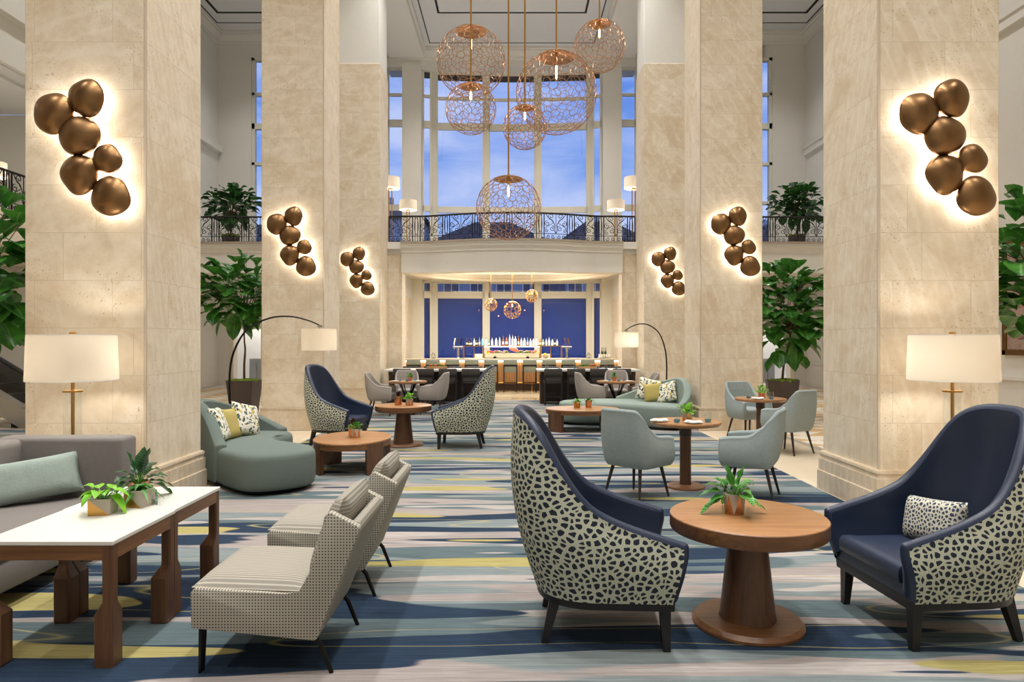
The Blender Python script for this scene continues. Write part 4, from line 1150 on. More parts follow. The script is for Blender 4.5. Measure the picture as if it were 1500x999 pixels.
# escalator below the mezzanine, rising away from the hall
es = thing('escalator', 'escalator with glass sides and black handrails rising to the mezzanine', 'escalator', (-8.6,12.6,-.008))
run, rise = 4.5, 2.7
def slope(x): return max(0, min(1, (-x-.4)/run))*rise
for y in (0, 1.3):
    obj('balustrade_base', MB().prism_pts([(0.6,y-.09,0),(0.6,y+.09,0),(-.4,y+.09,0),(-.4,y-.09,0),(0.6,y-.09,.35),(0.6,y+.09,.35),(-.4,y+.09,.35),(-.4,y-.09,.35)]).prism_pts([(-.4,y-.09,0),(-.4,y+.09,0),(-.4-run,y+.09,rise),(-.4-run,y-.09,rise),(-.4,y-.09,.4),(-.4,y+.09,.4),(-.4-run,y+.09,rise+.4),(-.4-run,y-.09,rise+.4)]), M['steel'], es, 20)
    obj('glass_panel', MB().add([(.6,y,.35),(-.4,y,.35),(-.4-run,y,rise+.38),(-.4-run,y,rise+.98),(-.4,y,.98),(.6,y,.98)], [(0,1,4,5),(1,2,3,4)]), M['clear_glass'], es)
    obj('handrail', MB().tube([(.55,y,.5),(.68,y,.7),(.65,y,.9),(.5,y,1.0),(-.4,y,1.0),(-.4-run,y,rise+1.0)], .045, 8), M['rubber'], es)
st = MB()
for k in range(14): st.box(-.4-(k+1)*run/14, -.4-k*run/14+.01, .1, 1.2, k*rise/14, (k+1)*rise/14)
obj('steps', st, M['dark_metal'], es, 20)

# framed painting on the right wall
pt = thing('framed_painting', 'large brown abstract painting in a gilt frame on the right wall', 'painting', (10.5,12.6,2.5))
fm = MB(); hw_, hh_ = 1.95, 1.2
for a in ((-hw_,hw_,-hh_,-hh_+.12),(-hw_,hw_,hh_-.12,hh_),(-hw_,-hw_+.12,-hh_,hh_),(hw_-.12,hw_,-hh_,hh_)): fm.rbox(-.07,-.002,a[0],a[1],a[2],a[3],.012,1)
obj('frame', fm, M['gilt'], pt, 30)
m, nt = pmat('painting_canvas', (130,110,96), .7); v = nt.coord('Object', (1,1,1.6)); n_ = nt.noise(v, 2.4, 4, .6, 1.0)
nt.set('Base Color', nt.ramp(n_, [(.3,lin((70,56,52))),(.45,lin((150,120,104))),(.55,lin((176,150,140))),(.7,lin((110,96,100)))])); M['painting_canvas'] = m
obj('canvas', MB().box(-.035,-.004,-hw_+.1,hw_-.1,-hh_+.1,hh_-.1), M['painting_canvas'], pt)
# ================================================================ PLACEMENT
# --- seating group at front right
make_wing('large navy wing chair showing its pebble print back, beside the front round table', None, (.50,3.86,0), math.radians(-3))
make_wing('large navy wing chair holding a small pebble print lumbar pillow', None, (2.37,3.87,0), math.radians(180+4))
pillow('lumbar_pillow', 'cream pillow with navy pebble print on the seat of the large navy wing chair', .42, .26, .14, M['pebble_pillow'], (2.43,3.93,.565), (math.radians(-14),math.radians(-6),math.radians(-78)))
make_pedestal('large round walnut pedestal table between the two front navy wing chairs', 'walnut pedestal tables', (1.335,3.87,0))
make_plant('striped calathea in a faceted copper and concrete pot on the front pedestal table', (1.27,3.9,.616), 'calathea', 'hex', .062, .115, 3, .2, sc=1.15)
# --- front left: sofa, side tables, slipper chairs
so = thing('grey_sofa', 'grey upholstered sofa with a high straight back at the left edge', 'sofa', (-3.0,3.6,0))
obj('base', MB().rbox(-.86,0,-2.0,1.72,.11,.30,.02,2), M['sofa_grey'], so, 40)
for y0, y1 in ((-1.98,-.40),(-.39,1.52)): obj('seat_cushion', MB().rbox(-.70,.012,y0,y1,.29,.435,.035,3), M['sofa_grey'], so, 50)
obj('backrest', MB().rbox(-.92,-.68,-2.0,1.72,.11,.86,.05,3), M['sofa_grey'], so, 50)
obj('side_arm', MB().rbox(-.92,.06,1.53,1.76,.11,.868,.03,3), M['sofa_grey'], so, 50)
for x in (-.8,-.06):
    for y in (-1.9, 0, 1.62): obj('foot', MB().leg((x,y,.12),(x,y,0),.035,.028), M['black_wood'], so)
pillow('long_pillow', 'pale sage green lumbar pillow leaning on the grey sofa', .62, .31, .17, M['teal_pillow'], (-3.47,4.93,.60), (math.radians(-20),math.radians(-6),math.radians(38)))
make_parsons('square walnut side table with white top nearest the camera beside the grey sofa', 'white topped walnut side tables', (-2.275,3.645,0))
make_parsons('square walnut side table with white top pushed behind its twin, plants at its front', 'white topped walnut side tables', (-2.285,4.275,0))
make_plant('dark striped calathea in a copper pot behind two lighter plants on the white tables', (-2.29,4.19,.622), 'calathea', 'round', .06, .12, 8, 0, sc=1.3)
make_plant('lime green pothos in a concrete and gold cube pot on the white table', (-2.32,3.875,.622), 'pothos', 'cube', .062, .09, 5, .15, sc=1.05)
make_plant('striped dracaena in a concrete pot with gold corner on the white table', (-2.21,4.05,.622), 'dracaena', 'cube', .062, .1, 6, -.2, sc=1.05)
make_slipper('armless beige dotted lounge chair closest to the camera beside the white tables', 'armless beige lounge chairs', (-1.53,3.57,0))
make_slipper('armless beige dotted lounge chair partly hidden behind its matching neighbour', 'armless beige lounge chairs', (-1.52,4.56,0))
make_glass_lamp('glass column floor lamp with white drum shade behind the grey sofa', (-3.68,5.72,-.003))
make_glass_lamp('glass column floor lamp with white drum shade behind the large navy wing chair', (3.69,5.72,-.003))
# --- mid left: curved sofa, oval table, wing chairs, pedestal
HB = [(0,.44),(.06,.62),(.16,.74),(.3,.84),(.42,.87),(.6,.86),(.76,.78),(.88,.64),(.95,.52),(1,.43)]
LB = [(-2.42,7.05),(-2.18,7.3),(-2.2,7.62),(-2.45,7.86),(-2.72,8.05),(-2.86,8.3),(-2.8,8.6),(-2.86,8.86),(-3.1,9.0),(-3.42,9.0),(-3.66,8.75),(-3.76,8.4),(-3.74,8.0),(-3.58,7.80),(-3.32,7.55),(-3.0,7.2),(-2.7,6.98)]
make_bean('sage green curved sofa with two floral pillows and a mustard one beside the stone column', (0,0,0), 0, heights=[(0,.45),(.1,.52),(.25,.68),(.42,.81),(.56,.875),(.7,.885),(.8,.86),(.88,.77),(.95,.6),(1,.45)], bean=LB, b0=7.6, b1=14.35)
pillow('floral_pillow', 'floral pillow on the sage sofa propped nearest the curved back end', .42, .42, .15, M['floral'], (-3.40,7.92,.63), (math.radians(-20),math.radians(4),math.radians(100)))
pillow('mustard_pillow', 'plain mustard pillow between two floral pillows on the sage sofa', .38, .38, .14, M['mustard'], (-3.38,8.18,.61), (math.radians(-18),math.radians(4),math.radians(86)))
pillow('floral_pillow', 'floral pillow on the sage sofa farthest from the sofa end, tilted on its corner', .42, .42, .15, M['floral'], (-3.30,8.45,.63), (math.radians(-20),math.radians(14),math.radians(66)))
make_oval_table('oval walnut coffee table in front of the sage sofa with floral pillows', 'oval walnut coffee tables', (-2.0,8.58,0), .47, .61)
make_plant('dark leaved bromeliad in a copper pot on the oval table by the sage sofa', (-2.03,8.72,.392), 'dark', 'round', .06, .14, 21, sc=1.3)
make_plant('bright green herb in a faceted pot on the oval table by the sage sofa', (-1.96,8.55,.392), 'herb', 'hex', .062, .11, 22, sc=1.0)
make_wing('navy wing chair turned in profile against the second column behind the oval table', None, (-2.72,10.62,0), math.radians(-16))
make_wing('navy wing chair with pebble back facing the small pedestal table in the aisle centre', None, (-.76,10.42,0), math.radians(178))
make_pedestal('smaller looking walnut pedestal table between two far wing chairs', 'walnut pedestal tables', (-1.67,10.5,0))
make_plant('dark bromeliad in a copper pot on the far pedestal table', (-1.75,10.5,.616), 'dark', 'round', .06, .14, 23, sc=1.2)
make_plant('bright leafy herb in a faceted pot on the far pedestal table', (-1.57,10.45,.616), 'herb', 'hex', .06, .1, 25, sc=1.0)
# --- mid right: sofa and oval table
RB = [(.92,13.3),(1.02,13.05),(1.3,12.92),(1.65,12.86),(2.0,12.74),(2.3,12.5),(2.62,12.22),(2.95,12.12),(3.2,12.3),(3.24,12.7),(3.12,13.15),(2.85,13.55),(2.4,13.85),(1.9,13.95),(1.4,13.85),(1.02,13.6)]
make_bean('pale sage curved sofa near the arc lamp with one yellow and two spotted pillows', (0,0,0), 0, heights=[(0,.45),(.06,.5),(.14,.62),(.24,.79),(.33,.88),(.45,.89),(.6,.82),(.75,.7),(.88,.57),(1,.45)], bean=RB, b0=7.2, b1=12.6, fab='cyan_sofa')
pillow('spotted_pillow', 'spotted cream pillow behind the yellow one on the pale sage sofa', .44, .44, .14, M['floral'], (2.66,13.30,.655), (math.radians(-16),math.radians(12),math.radians(-18)))
pillow('yellow_pillow', 'square yellow pillow in front of spotted pillows on the pale sage sofa', .36, .36, .13, M['mustard'], (2.70,13.06,.615), (math.radians(-16),math.radians(-8),math.radians(-20)))
pillow('spotted_pillow', 'spotted cream pillow nearest the tall sofa end on the pale sage sofa', .44, .40, .14, M['floral'], (2.92,12.93,.625), (math.radians(-20),math.radians(-18),math.radians(-42)))
make_oval_table('oval walnut coffee table standing before the pale sage sofa', 'oval walnut coffee tables', (1.26,12.28,0), .66, .5)
make_plant('green fern in a brass pot on the oval table by the pale sage sofa', (1.18,12.38,.392), 'fern', 'brass', .062, .12, 31, sc=1.15)
make_plant('green fern in a copper pot on the oval table by the pale sage sofa', (1.39,12.4,.392), 'fern', 'round', .06, .14, 32, sc=1.25)
# --- blue-green dining chairs
make_tub('blue-green armchair with its back to us left of the small round dining table', 'chair', 'blue-green dining armchairs', (1.29,7.05,0), math.radians(42), 'cyan_fabric')
make_tub('blue-green armchair seen from the side right of the small round dining table', 'chair', 'blue-green dining armchairs', (2.47,7.06,0), math.radians(152), 'cyan_fabric')
make_dining_table('small round walnut dining table with column base between blue-green chairs', 'round dining tables', (1.90,7.48,0))
make_plant('leafy green herb in a concrete pot on the column base dining table', (1.93,7.52,.725), 'herb', 'conc', .055, .09, 41, sc=1.15)
make_tumbler('blue based water glass beside the plant and folded napkin nearer the bar side', (1.77,7.33,.725), 'water glasses'); make_tumbler('blue based water glass standing alone at the column side of the dining table', (2.11,7.35,.725), 'water glasses')
make_plate('white bread plate under a napkin at the chair back side of the dining table', (1.60,7.42,.725)); make_napkin('white folded napkin on the plate near the back-turned chair', (1.60,7.42,.728), .2)
make_plate('white bread plate under a napkin at the front of the dining table', (1.93,7.26,.725)); make_napkin('white folded napkin between the two blue based glasses', (1.93,7.26,.728), -.5)
make_tub('blue-green tufted armchair facing us against the second column', 'chair', 'blue-green dining armchairs', (3.92,11.35,-.003), math.radians(-72), 'cyan_fabric', True)
make_tub('blue-green armchair with its back to us on the stone floor near the fig tree', 'chair', 'blue-green dining armchairs', (3.98,9.82,-.003), math.radians(122), 'cyan_fabric')
make_dining_table('round walnut table on the stone floor between two columns', 'round dining tables', (3.82,10.5,-.003))
make_plant('lime green herb in a copper pot on the table between two columns', (3.86,10.55,.722), 'herb', 'round', .055, .09, 43, sc=1.1)
make_tumbler('clear glass on the table between columns nearer the tufted chair', (3.62,10.45,.722), 'water glasses'); make_tumbler('blue based glass on the table between columns nearer the back-turned chair', (3.9,10.27,.722), 'water glasses')
make_plate('white bread plate on the table between two columns', (3.70,10.28,.722)); make_napkin('white folded napkin on the table between two columns', (3.70,10.28,.725), .1)
# --- grey dining groups
for s, side, words in ((-1,'left', 'beyond the far wing chairs'), (1,'right', 'behind the pale sage sofa')):
    make_dining_table('round walnut table on splayed metal legs %s' % words, 'round dining tables', (s*2.28,14.95,0), True, .42)
    make_tub('grey armchair beside the outer edge of the splayed leg table %s' % words, 'chair', 'grey dining armchairs', (s*2.83,14.75,0), 0 if s < 0 else PI, 'grey_fabric')
    make_tub('grey armchair beside the inner edge of the splayed leg table %s' % words, 'chair', 'grey dining armchairs', (s*1.72,14.95,0), math.radians(172) if s < 0 else math.radians(8), 'grey_fabric')
    make_tub('grey tufted armchair facing us across the splayed leg table %s' % words, 'chair', 'grey dining armchairs', (s*2.42,15.75,0), math.radians(-80 if s < 0 else -95), 'grey_fabric', True)
    make_plant('lime herb in a pot on the splayed leg table %s' % words, (s*2.25,15.02,.725), 'herb', 'round', .05, .09, 51+s, sc=1.0)
    make_tumbler('water glass beside the plate on the splayed leg table %s' % words, (s*2.28-.16,14.85,.725), 'water glasses'); make_tumbler('water glass nearest the plant on the splayed leg table %s' % words, (s*2.28+.17,14.88,.725), 'water glasses'); make_tumbler('blue based glass at the front of the splayed leg table %s' % words, (s*2.28+.02,14.72,.725), 'water glasses')
    make_plate('white plate on the outer part of the splayed leg table %s' % words, (s*2.28-.22,14.75 if s < 0 else 14.78,.725)); make_plate('white plate on the inner part of the splayed leg table %s' % words, (s*2.28+.24,14.74,.725))
# --- arc lamps
make_arc_lamp('arc floor lamp with white drum shade reaching over the sage sofa', (-3.9,9.45,-.003), math.radians(-4), 'arc floor lamps')
make_arc_lamp('arc floor lamp with white drum shade rising behind the pale sage sofa', (3.2,14.15,0), math.radians(220), 'arc floor lamps')
# --- trees
make_fig('tall fiddle leaf fig in a brown planter beside the second column, behind the sage sofa', (-5.55,14.15,-.008), .80, .9, 2.62, (.92,.62,.68), 250, .36, 61, pot_r=.36)
make_fig('tall fiddle leaf fig in a mossy brown planter behind the blue-green chairs', (5.6,14.15,-.008), .80, .85, 2.3, (.72,.62,1.0), 250, .40, 62, pot_r=.36, lean=(.16,0))
make_fig('fiddle leaf fig with large leaves at the left edge near the escalator', (-7.3,8.6,-.008), .7, .9, 2.55, (.85,.6,.95), 200, .40, 63, pot_r=.34, lean=(.62,0))
make_fig('fiddle leaf fig with large leaves at the right edge before the painting', (7.3,8.6,-.008), .7, .9, 2.6, (.8,.6,.9), 200, .40, 64, pot_r=.34, lean=(-.5,0))
make_fig('dark fig tree in a pot on the balcony on the left', (-8.2,19.9,4.28), .4, .35, 5.55-4.28, (.72,.5,.55), 190, .3, 65, 'leaf_fig_dark', .26)
make_fig('dark fig tree in a pot on the balcony on the right', (8.3,19.9,4.28), .4, .35, 5.6-4.28, (.68,.5,.5), 190, .3, 66, 'leaf_fig_dark', .26)
# --- balcony lamps
for s, side in ((-1,'left'),(1,'right')):
    make_balcony_lamp('tall brass floor lamp close to the %s end of the balcony railing' % side, (s*3.52,19.75,4.28), 2.05, 1.1, 'balcony floor lamps')
    make_balcony_lamp('tall brass floor lamp deeper on the balcony beside the %s window pier' % side, (s*3.5,23.0,4.28), 2.05, 1.18, 'balcony floor lamps')
make_balcony_lamp('floor lamp with white shade on the mezzanine behind the railing', (-11.1,14.6,4.22), 1.2, 1.0)
# --- sconces
first = None
for k, (y, nm) in enumerate(((6.3,'first'),(12.26,'second'),(17.5,'third'))):
    for s in (-1, 1):
        lab = 'six glowing bronze discs on the %s stone column in the %s row' % (nm, 'left' if s < 0 else 'right')
        loc = (s*3.985-.055*s*(6.3/y), y, 3.5-.035*(6.3/y))
        if first is None: first = make_sconce(lab, loc, 'bronze disc wall sconces')
        else: dup(first, loc, 0, lab)
# --- pendants
def P3(px, py, D): return ((px-750)*D/1000, D, 1.6+(500-py)*D/1000)
for lab, px, py, r, D, n in (('large copper mesh globe pendant at the upper end, above a smaller globe', 690,91,50,9.3,330), ('small copper mesh globe pendant overlapping the big one above it', 689.7,160,37,8.7,240),
    ('largest copper mesh globe pendant hanging at the right of the cluster', 815,137,59,9.3,420), ('small copper mesh globe pendant hung highest of all at the cluster edge', 878,68.5,37,9.4,230),
    ('smallest copper mesh globe pendant partly in front of the largest globe', 768.8,187,32,8.6,230), ('copper mesh globe pendant hanging lowest, in front of the balcony railing', 744.8,305,47,9.0,330)):
    make_pendant(lab, P3(px, py, D), r*D/1000, n, .0036, CEIL, 'large copper globe pendants')
for lab, px, py, r in (('small wire globe pendant over the bar left of the largest', 719,447,9.2), ('largest of the three wire globe pendants over the bar', 750.5,454.5,12.8), ('small wire globe pendant hung highest over the bar', 779,434,9.2)):
    make_pendant(lab, P3(px, py, 20.6), r*.0206, 64, .0075, 3.94, 'bar globe pendants', 'bar_pendant', 2.2, mat='brass')

# ================================================================ BAR AND COMMUNAL TABLES
def make_stool(label, loc, rz, w, seat, top, mats, name, cat, group):
    t = thing(name, label, cat, loc, rz, group); h = w/2; pad, frame = M[mats[0]], M[mats[1]]   # faces +y
    obj('seat', MB().rbox(-h,h,-.2,.22,seat-.08,seat,.025,2), pad, t, 40)
    obj('backrest', MB().rbox(-h,h,-.235,-.17,top-.16,top,.02,2), pad, t, 40)
    obj('back_panel', MB().rbox(-h+.035,h-.035,-.215,-.18,seat-.02,top-.21,.006,1), pad, t, 40)
    obj('back_frame', MB().box(-h,h,-.225,-.185,top-.21,top-.15).box(-h,-h+.036,-.225,-.185,seat-.06,top-.2).box(h-.036,h,-.225,-.185,seat-.06,top-.2), frame, t, 30)
    for sx in (-1, 1):
        for sy in (-1, 1): obj('leg', MB().box(sx*(h-.02)-.019,sx*(h-.02)+.019,(-.205 if sy < 0 else .2)-.019,(-.205 if sy < 0 else .2)+.019,0,seat-.06), frame, t, 30)
    obj('foot_rail', MB().box(-h+.02,h-.02,-.215,-.19,.2,.23), frame, t, 30); obj('foot_rail', MB().box(-h+.02,h-.02,.19,.215,.26,.29), frame, t, 30)
    return t
ORD = ['first','second','third','fourth','fifth','sixth','seventh','eighth','ninth','tenth','eleventh','twelfth','thirteenth','fourteenth','fifteenth','sixteenth','seventeenth','eighteenth','nineteenth','twentieth','twenty-first','twenty-second','twenty-third','twenty-fourth','twenty-fifth','twenty-sixth','twenty-seventh','twenty-eighth','twenty-ninth','thirtieth','thirty-first']
S0 = None
for k in range(11):
    lab = 'grey backed bar stool with dark frame, %s from the left along the lit bar' % ORD[k]; x = (605.8+28.35*k-750)*.0213
    if S0 is None: S0 = make_stool(lab, (x,21.5,-.002), 0, .44, .70, 1.02, ('stool_grey','black_wood'), 'bar_stool', 'stool', 'bar stools along the lit bar')
    else: dup(S0, (x,21.5,-.002), 0, lab)
C0 = None
for s, side in ((-1,'left'),(1,'right')):
    t = thing('communal_table', 'long dark based communal table %s of the aisle' % side, 'table', (s*1.93,17.68,0), 0, 'communal tables')
    obj('table_top', MB().rbox(-1.3,1.3,-.5,.5,.83,.88,.006,1), M['quartz'], t, 30)
    obj('apron', MB().box(-1.2,1.2,-.38,.38,.74,.83), M['walnut_dark'], t)
    for x in (-1.15,1.15): obj('end_panel', MB().rbox(x-.06,x+.06,-.30,.30,0,.74,.006,1), M['walnut_dark'], t, 30)
    obj('centre_panel', MB().box(-1.09,1.09,-.1,.1,.04,.74), M['walnut_dark'], t)
    for k in range(4):
        x = (689.5+(-33.6)*k-750)*.0169 if s < 0 else -(689.5+(-33.6)*k-750)*.0169
        for fr in (0, 1):
            lab = 'dark high chair %s %s communal table, %s from the aisle' % ('on the near side of the' if fr == 0 else 'across the', side, ORD[k])
            loc = (x, 17.12 if fr == 0 else 18.24, 0); rz = 0 if fr == 0 else PI
            if C0 is None: C0 = make_stool(lab, loc, rz, .45, .62, .915, ('seat_dark','black_wood'), 'high_chair', 'chair', 'dark chairs at the communal tables')
            else: dup(C0, loc, rz, lab)
    pl = thing('table_planter', 'wooden trough of greenery on the %s communal table' % side, 'planter', (s*1.95,17.7,.88))
    obj('trough', MB().box(-.26,.26,-.07,.07,0,.012).box(-.26,.26,-.07,-.055,0,.07).box(-.26,.26,.055,.07,0,.07).box(-.26,-.245,-.07,.07,0,.07).box(.245,.26,-.07,.07,0,.07), M['wood_cutting'], pl)
    rr = random.Random(71+s); mb = MB(); mr = MB()
    for k in range(60): leaf(mb, (rr.uniform(-.22,.22), rr.uniform(-.04,.04), .05), (rr.uniform(-1,1), rr.uniform(-1,1), rr.uniform(.5,1.6)), rr.uniform(.07,.13), .05, .4)
    for k in range(5): x = (rr.uniform(-.2,-.02) if s < 0 else rr.uniform(0,.2)); mr.ball((x, rr.uniform(-.04,.0), .09), .03,.03,.028, 8, 6)
    obj('greenery', mb, M['leaf_mid'], pl, 60); obj('red_bloom', mr, M['tomato'], pl, 60)
    G0 = None
    for k, px in enumerate((597,612.5,623.5,658,681,699)):
        x = (px-750)*.0173*(-s)*-1 if s < 0 else -(px-750)*.0173
        lab = 'clear tumbler on the %s communal table, %s of six from its outer end' % (side, ORD[k])
        if G0 is None: G0 = make_tumbler(lab, (x,17.32,.88), 'tumblers on the communal tables', s > 0)
        else: dup(G0, (x,17.32,.88), 0, lab)
    for k, px in enumerate((588,640,671,690)):
        x = (px-750)*.0173 if s < 0 else -(px-750)*.0173
        make_plate('white plate on the %s communal table, %s of four from its outer end' % (side, ORD[k]), (x,17.36,.88), 'plates on the communal tables', .09)
# bar counter
b = thing('bar_counter', 'long bar counter with lit wood slat front under the balcony', 'bar counter', (0,22.3,-.002))
obj('counter_top', MB().rbox(-3.45,3.45,-.42,.4,.98,1.03,.006,1), M['stone_gloss'], b, 30)
obj('light_strip', MB().box(-3.42,3.42,-.36,-.33,.935,.975), M['led_strip'], b)
sl = MB()
rr = random.Random(5)
for k in range(86): x = -3.42+k*.0796; sl.box(x,x+.072,-.27-rr.uniform(0,.02),-.22,.28,.965)
obj('slat_front', sl, M['slats'], b, 20); obj('kick_base', MB().box(-3.42,3.42,-.25,.36,0,.28), M['walnut_dark'], b); obj('carcass', MB().box(-3.42,3.42,-.21,.36,.28,.965), M['walnut_dark'], b)
obj('foot_rail', MB().tube([(-3.42,-.42,.26),(3.42,-.42,.26)], .025, 10), M['brass'], b)
for k in range(6): x = -3.2+1.28*k; obj('rail_bracket', MB().tube([(x,-.42,.26),(x,-.42,.012),(x,-.42,.0)], .015, 8), M['brass'], b)
bk = thing('back_counter', 'pale stone back counter behind the bar holding cups', 'counter', (0,23.55,-.002))
obj('counter_top', MB().rbox(-2.55,2.55,-.48,.35,.97,1.02,.006,1), M['stone_gloss'], bk, 30); obj('carcass', MB().box(-2.5,2.5,-.3,.33,0,.97), M['walnut_dark'], bk)
sh_ = thing('bottle_shelf', 'glass bottle shelf on brass posts above the back counter', 'shelf', (0,23.45,1.018))
obj('shelf_plate', MB().rbox(-1.74,1.78,-.16,.16,.405,.42,.003,1), M['clear_glass'], sh_); obj('shelf_edge', MB().box(-1.74,1.78,-.172,-.16,.395,.424), M['brass'], sh_)
for x in (-1.66,-1.30,-.98,.98,1.32,1.7): obj('post', MB().box(x-.016,x+.016,-.15,-.118,0,.41), M['brass'], sh_); 
for x in (-1.66,-.98,.98,1.7): obj('post', MB().box(x-.016,x+.016,.118,.15,0,.41), M['brass'], sh_)
obj('light_strip', MB().box(-.95,.95,-.1,-.06,.385,.404), M['led_strip'], sh_)
BT = [(200,145,'dark'),(230,158,'dark'),(252,150,'dark'),(290,138,'clear'),(318,145,'dark'),(353,132,'grey'),(388,135,'blue'),(432,135,'clear'),(468,150,'green'),(508,135,'clear'),(557,125,'clear'),(600,125,'clear'),(642,118,'amber'),(683,112,'amber'),(722,90,'clear'),(757,100,'clear'),(792,108,'clear'),(829,115,'amber'),(864,132,'clear'),(902,128,'clear'),(940,135,'grey'),(976,140,'clear'),(1012,134,'clear'),(1048,132,'clear'),(1093,140,'amber'),(1130,138,'green'),(1168,148,'clear'),(1203,128,'clear'),(1243,146,'clear'),(1272,146,'dark'),(1300,152,'clear')]
simple('glass_white', (222,226,226), .25); simple('glass_dark', (34,32,32), .2); simple('glass_grey', (136,140,142), .25); simple('glass_teal', (120,186,214), .2); simple('glass_amber', (150,96,52), .2); simple('glass_sage', (120,146,110), .2); simple('bottle_label', (236,226,204), .6)
GM = {'clear':'glass_white','dark':'glass_dark','grey':'glass_grey','blue':'glass_teal','amber':'glass_amber','green':'glass_sage'}
for k, (bx, ty, kind) in enumerate(BT):
    x = (660+bx/8.333-750)*.02345; h = (225-ty)/8.333*.02345*1.0+.03; r = (.036,.042,.032)[k % 3]
    t = thing('liquor_bottle', '%s bottle on the bar shelf, %s along from the left beer taps' % ({'clear':'clear','dark':'dark','grey':'smoky grey','blue':'blue','amber':'amber','green':'green'}[kind], ORD[k]), 'bottle', (x,23.42,1.018+.421), 0, 'bottles on the bar shelf')
    obj('body', MB().lathe([(.0001,0),(r*.95,0),(r,.01),(r,h*.55),(r*.8,h*.63),(.014,h*.74),(.012,h*.9),(.0001,h*.9)], 14), M[GM[kind]], t, 40)
    obj('cap', MB().lathe([(.015,h*.89),(.015,h),(.0001,h)], 10), M[('brass','glass_dark','steel')[k % 3]], t, 40)
    if kind != 'blue': obj('label', MB().lathe_open([(r*1.01,h*.16),(r*1.01,h*.42)], 14), M['bottle_label'], t)
for s, x, hs in ((-1,-1.83,('white_china','walnut_dark','glass_dark')),(1,1.86,('tap_wood','tap_wood'))):
    t = thing('beer_tap_tower', 'steel beer tap tower with %s handles at the bottle shelf end' % ('pale and dark' if s < 0 else 'wooden'), 'beer tap', (x,23.17,1.018), 0, 'beer tap towers')
    obj('column', MB().lathe([(.06,0),(.05,.02),(.035,.03),(.035,.36),(.0001,.36)], 16), M['steel'], t, 40); obj('manifold', MB().tube([(-.17,0,.38),(.17,0,.38)], .03, 12), M['steel'], t)
    for k, mt in enumerate(hs):
        xx = -.12+.12*k if s < 0 else -.05+.12*k
        q = obj('handle', MB().tube([(xx,-.07,.42),(xx-s*-.01,-.08,.5),(xx+s*-.03,-.09,.68)], [.012,.022,.026], 8), M[mt], t); obj('spout', MB().tube([(xx,-.02,.38),(xx,-.1,.38),(xx,-.11,.30)], .014, 8), M['steel'], q)
# seafood display, resting on the bar top
tr = thing('ice_display', 'pale stone trough on the bar heaped with seafood', 'display', (0,22.5,1.028))
obj('trough', MB().box(-.92,.92,-.13,.13,0,.02).box(-.92,.92,-.13,-.115,0,.17).box(-.92,.92,.115,.13,0,.17).box(-.92,-.9,-.13,.13,0,.17).box(.9,.92,-.13,.13,0,.17), M['stone_gloss'], tr); obj('ice', MB().box(-.9,.9,-.115,.115,.02,.16), M['white_china'], tr)
mb = MB(); rr = random.Random(9)
for k in range(90):
    x = rr.choice([rr.uniform(-.58,-.14), rr.uniform(.2,.75)]); mb.ball((x, rr.uniform(-.09,.09), .03+rr.uniform(0,.06)), .04,.03,.018, 7, 4, jit=.2)
o = obj('oysters', mb, M['oyster'], None, 60, (0,22.5,1.188)); tag(o, 'heap of grey brown oysters on ice in the bar display', 'oysters', None, 'stuff')
for k, x in enumerate((-.5,-.18,.24,.5)):
    mb = MB(); rr = random.Random(80+k)
    for q in range(16): leaf(mb, (rr.uniform(-.05,.05), rr.uniform(-.04,.04), .0), (rr.uniform(-1,1), rr.uniform(-1,.4), rr.uniform(.4,1.5)), .11, .08, .4, .4, 6, .8, .3)
    o = obj('lettuce_bunch', mb, M['lettuce_leaf'], None, 60, (x,22.47,1.20)); tag(o, 'green lettuce bunch in the seafood display, %s from the left beer taps' % ORD[k], 'lettuce', 'lettuce bunches')
P = []
for i in range(13):
    u = i/12; q = sin(PI*(u*.92+.06))**.7; P.append([(-.17+.36*u, .05*q*cos(2*PI*k/12), .085+.075*q*sin(2*PI*k/12)+.05*sin(PI*u)) for k in range(12)])
mb = MB().grid(P, cv=True); mb.add(P[0], [tuple(range(12))]); mb.add(P[-1], [tuple(range(12))[::-1]])
o = obj('salmon_fillet', mb, M['salmon'], None, 60, (.03,22.46,1.205), (0,math.radians(20),0)); tag(o, 'pink salmon piece standing in the middle of the seafood display', 'fish')
for k, x in enumerate((-.7,.62)):
    mb = MB()
    for q in range(5): mb.ball((-.1+.05*q, 0, .04+.02*sin(q)), .04,.045,.04-.003*q, 10, 6)
    for q in (-1, 1): mb.tube([(.1,q*.03,.05),(.17,q*.05,.08),(.2,q*.03,.06)], [.016,.02,.008], 6)
    o = obj('lobster', mb, M['tomato'], None, 60, (x,22.47,1.195)); tag(o, 'red lobster near the %s end of the seafood display' % ('lemon heavy' if k == 0 else 'fruit bowl'), 'lobster', 'lobsters on the display')
for k, x in enumerate((-.84,-.77,.76,.85)):
    o = obj('lemon', MB().lathe([(.0001,-.045),(.01,-.04),(.03,-.02),(.034,0),(.03,.02),(.01,.04),(.0001,.045)], 12), M['lemon'], None, 60, (x,22.46,1.222), (PI/2,0,k)); tag(o, 'yellow lemon at the edge of the seafood display, %s from the left beer taps' % ORD[k], 'lemon', 'lemons on the display')
fb = obj('fruit_bowl', MB().lathe([(.0001,0),(.05,0),(.055,.01),(.1,.06),(.115,.11),(.108,.11),(.09,.06),(.0001,.02)], 20), M['concrete'], None, 40, (1.1,22.35,1.028)); tag(fb, 'small grey bowl of lemons on the bar beside the display', 'bowl')
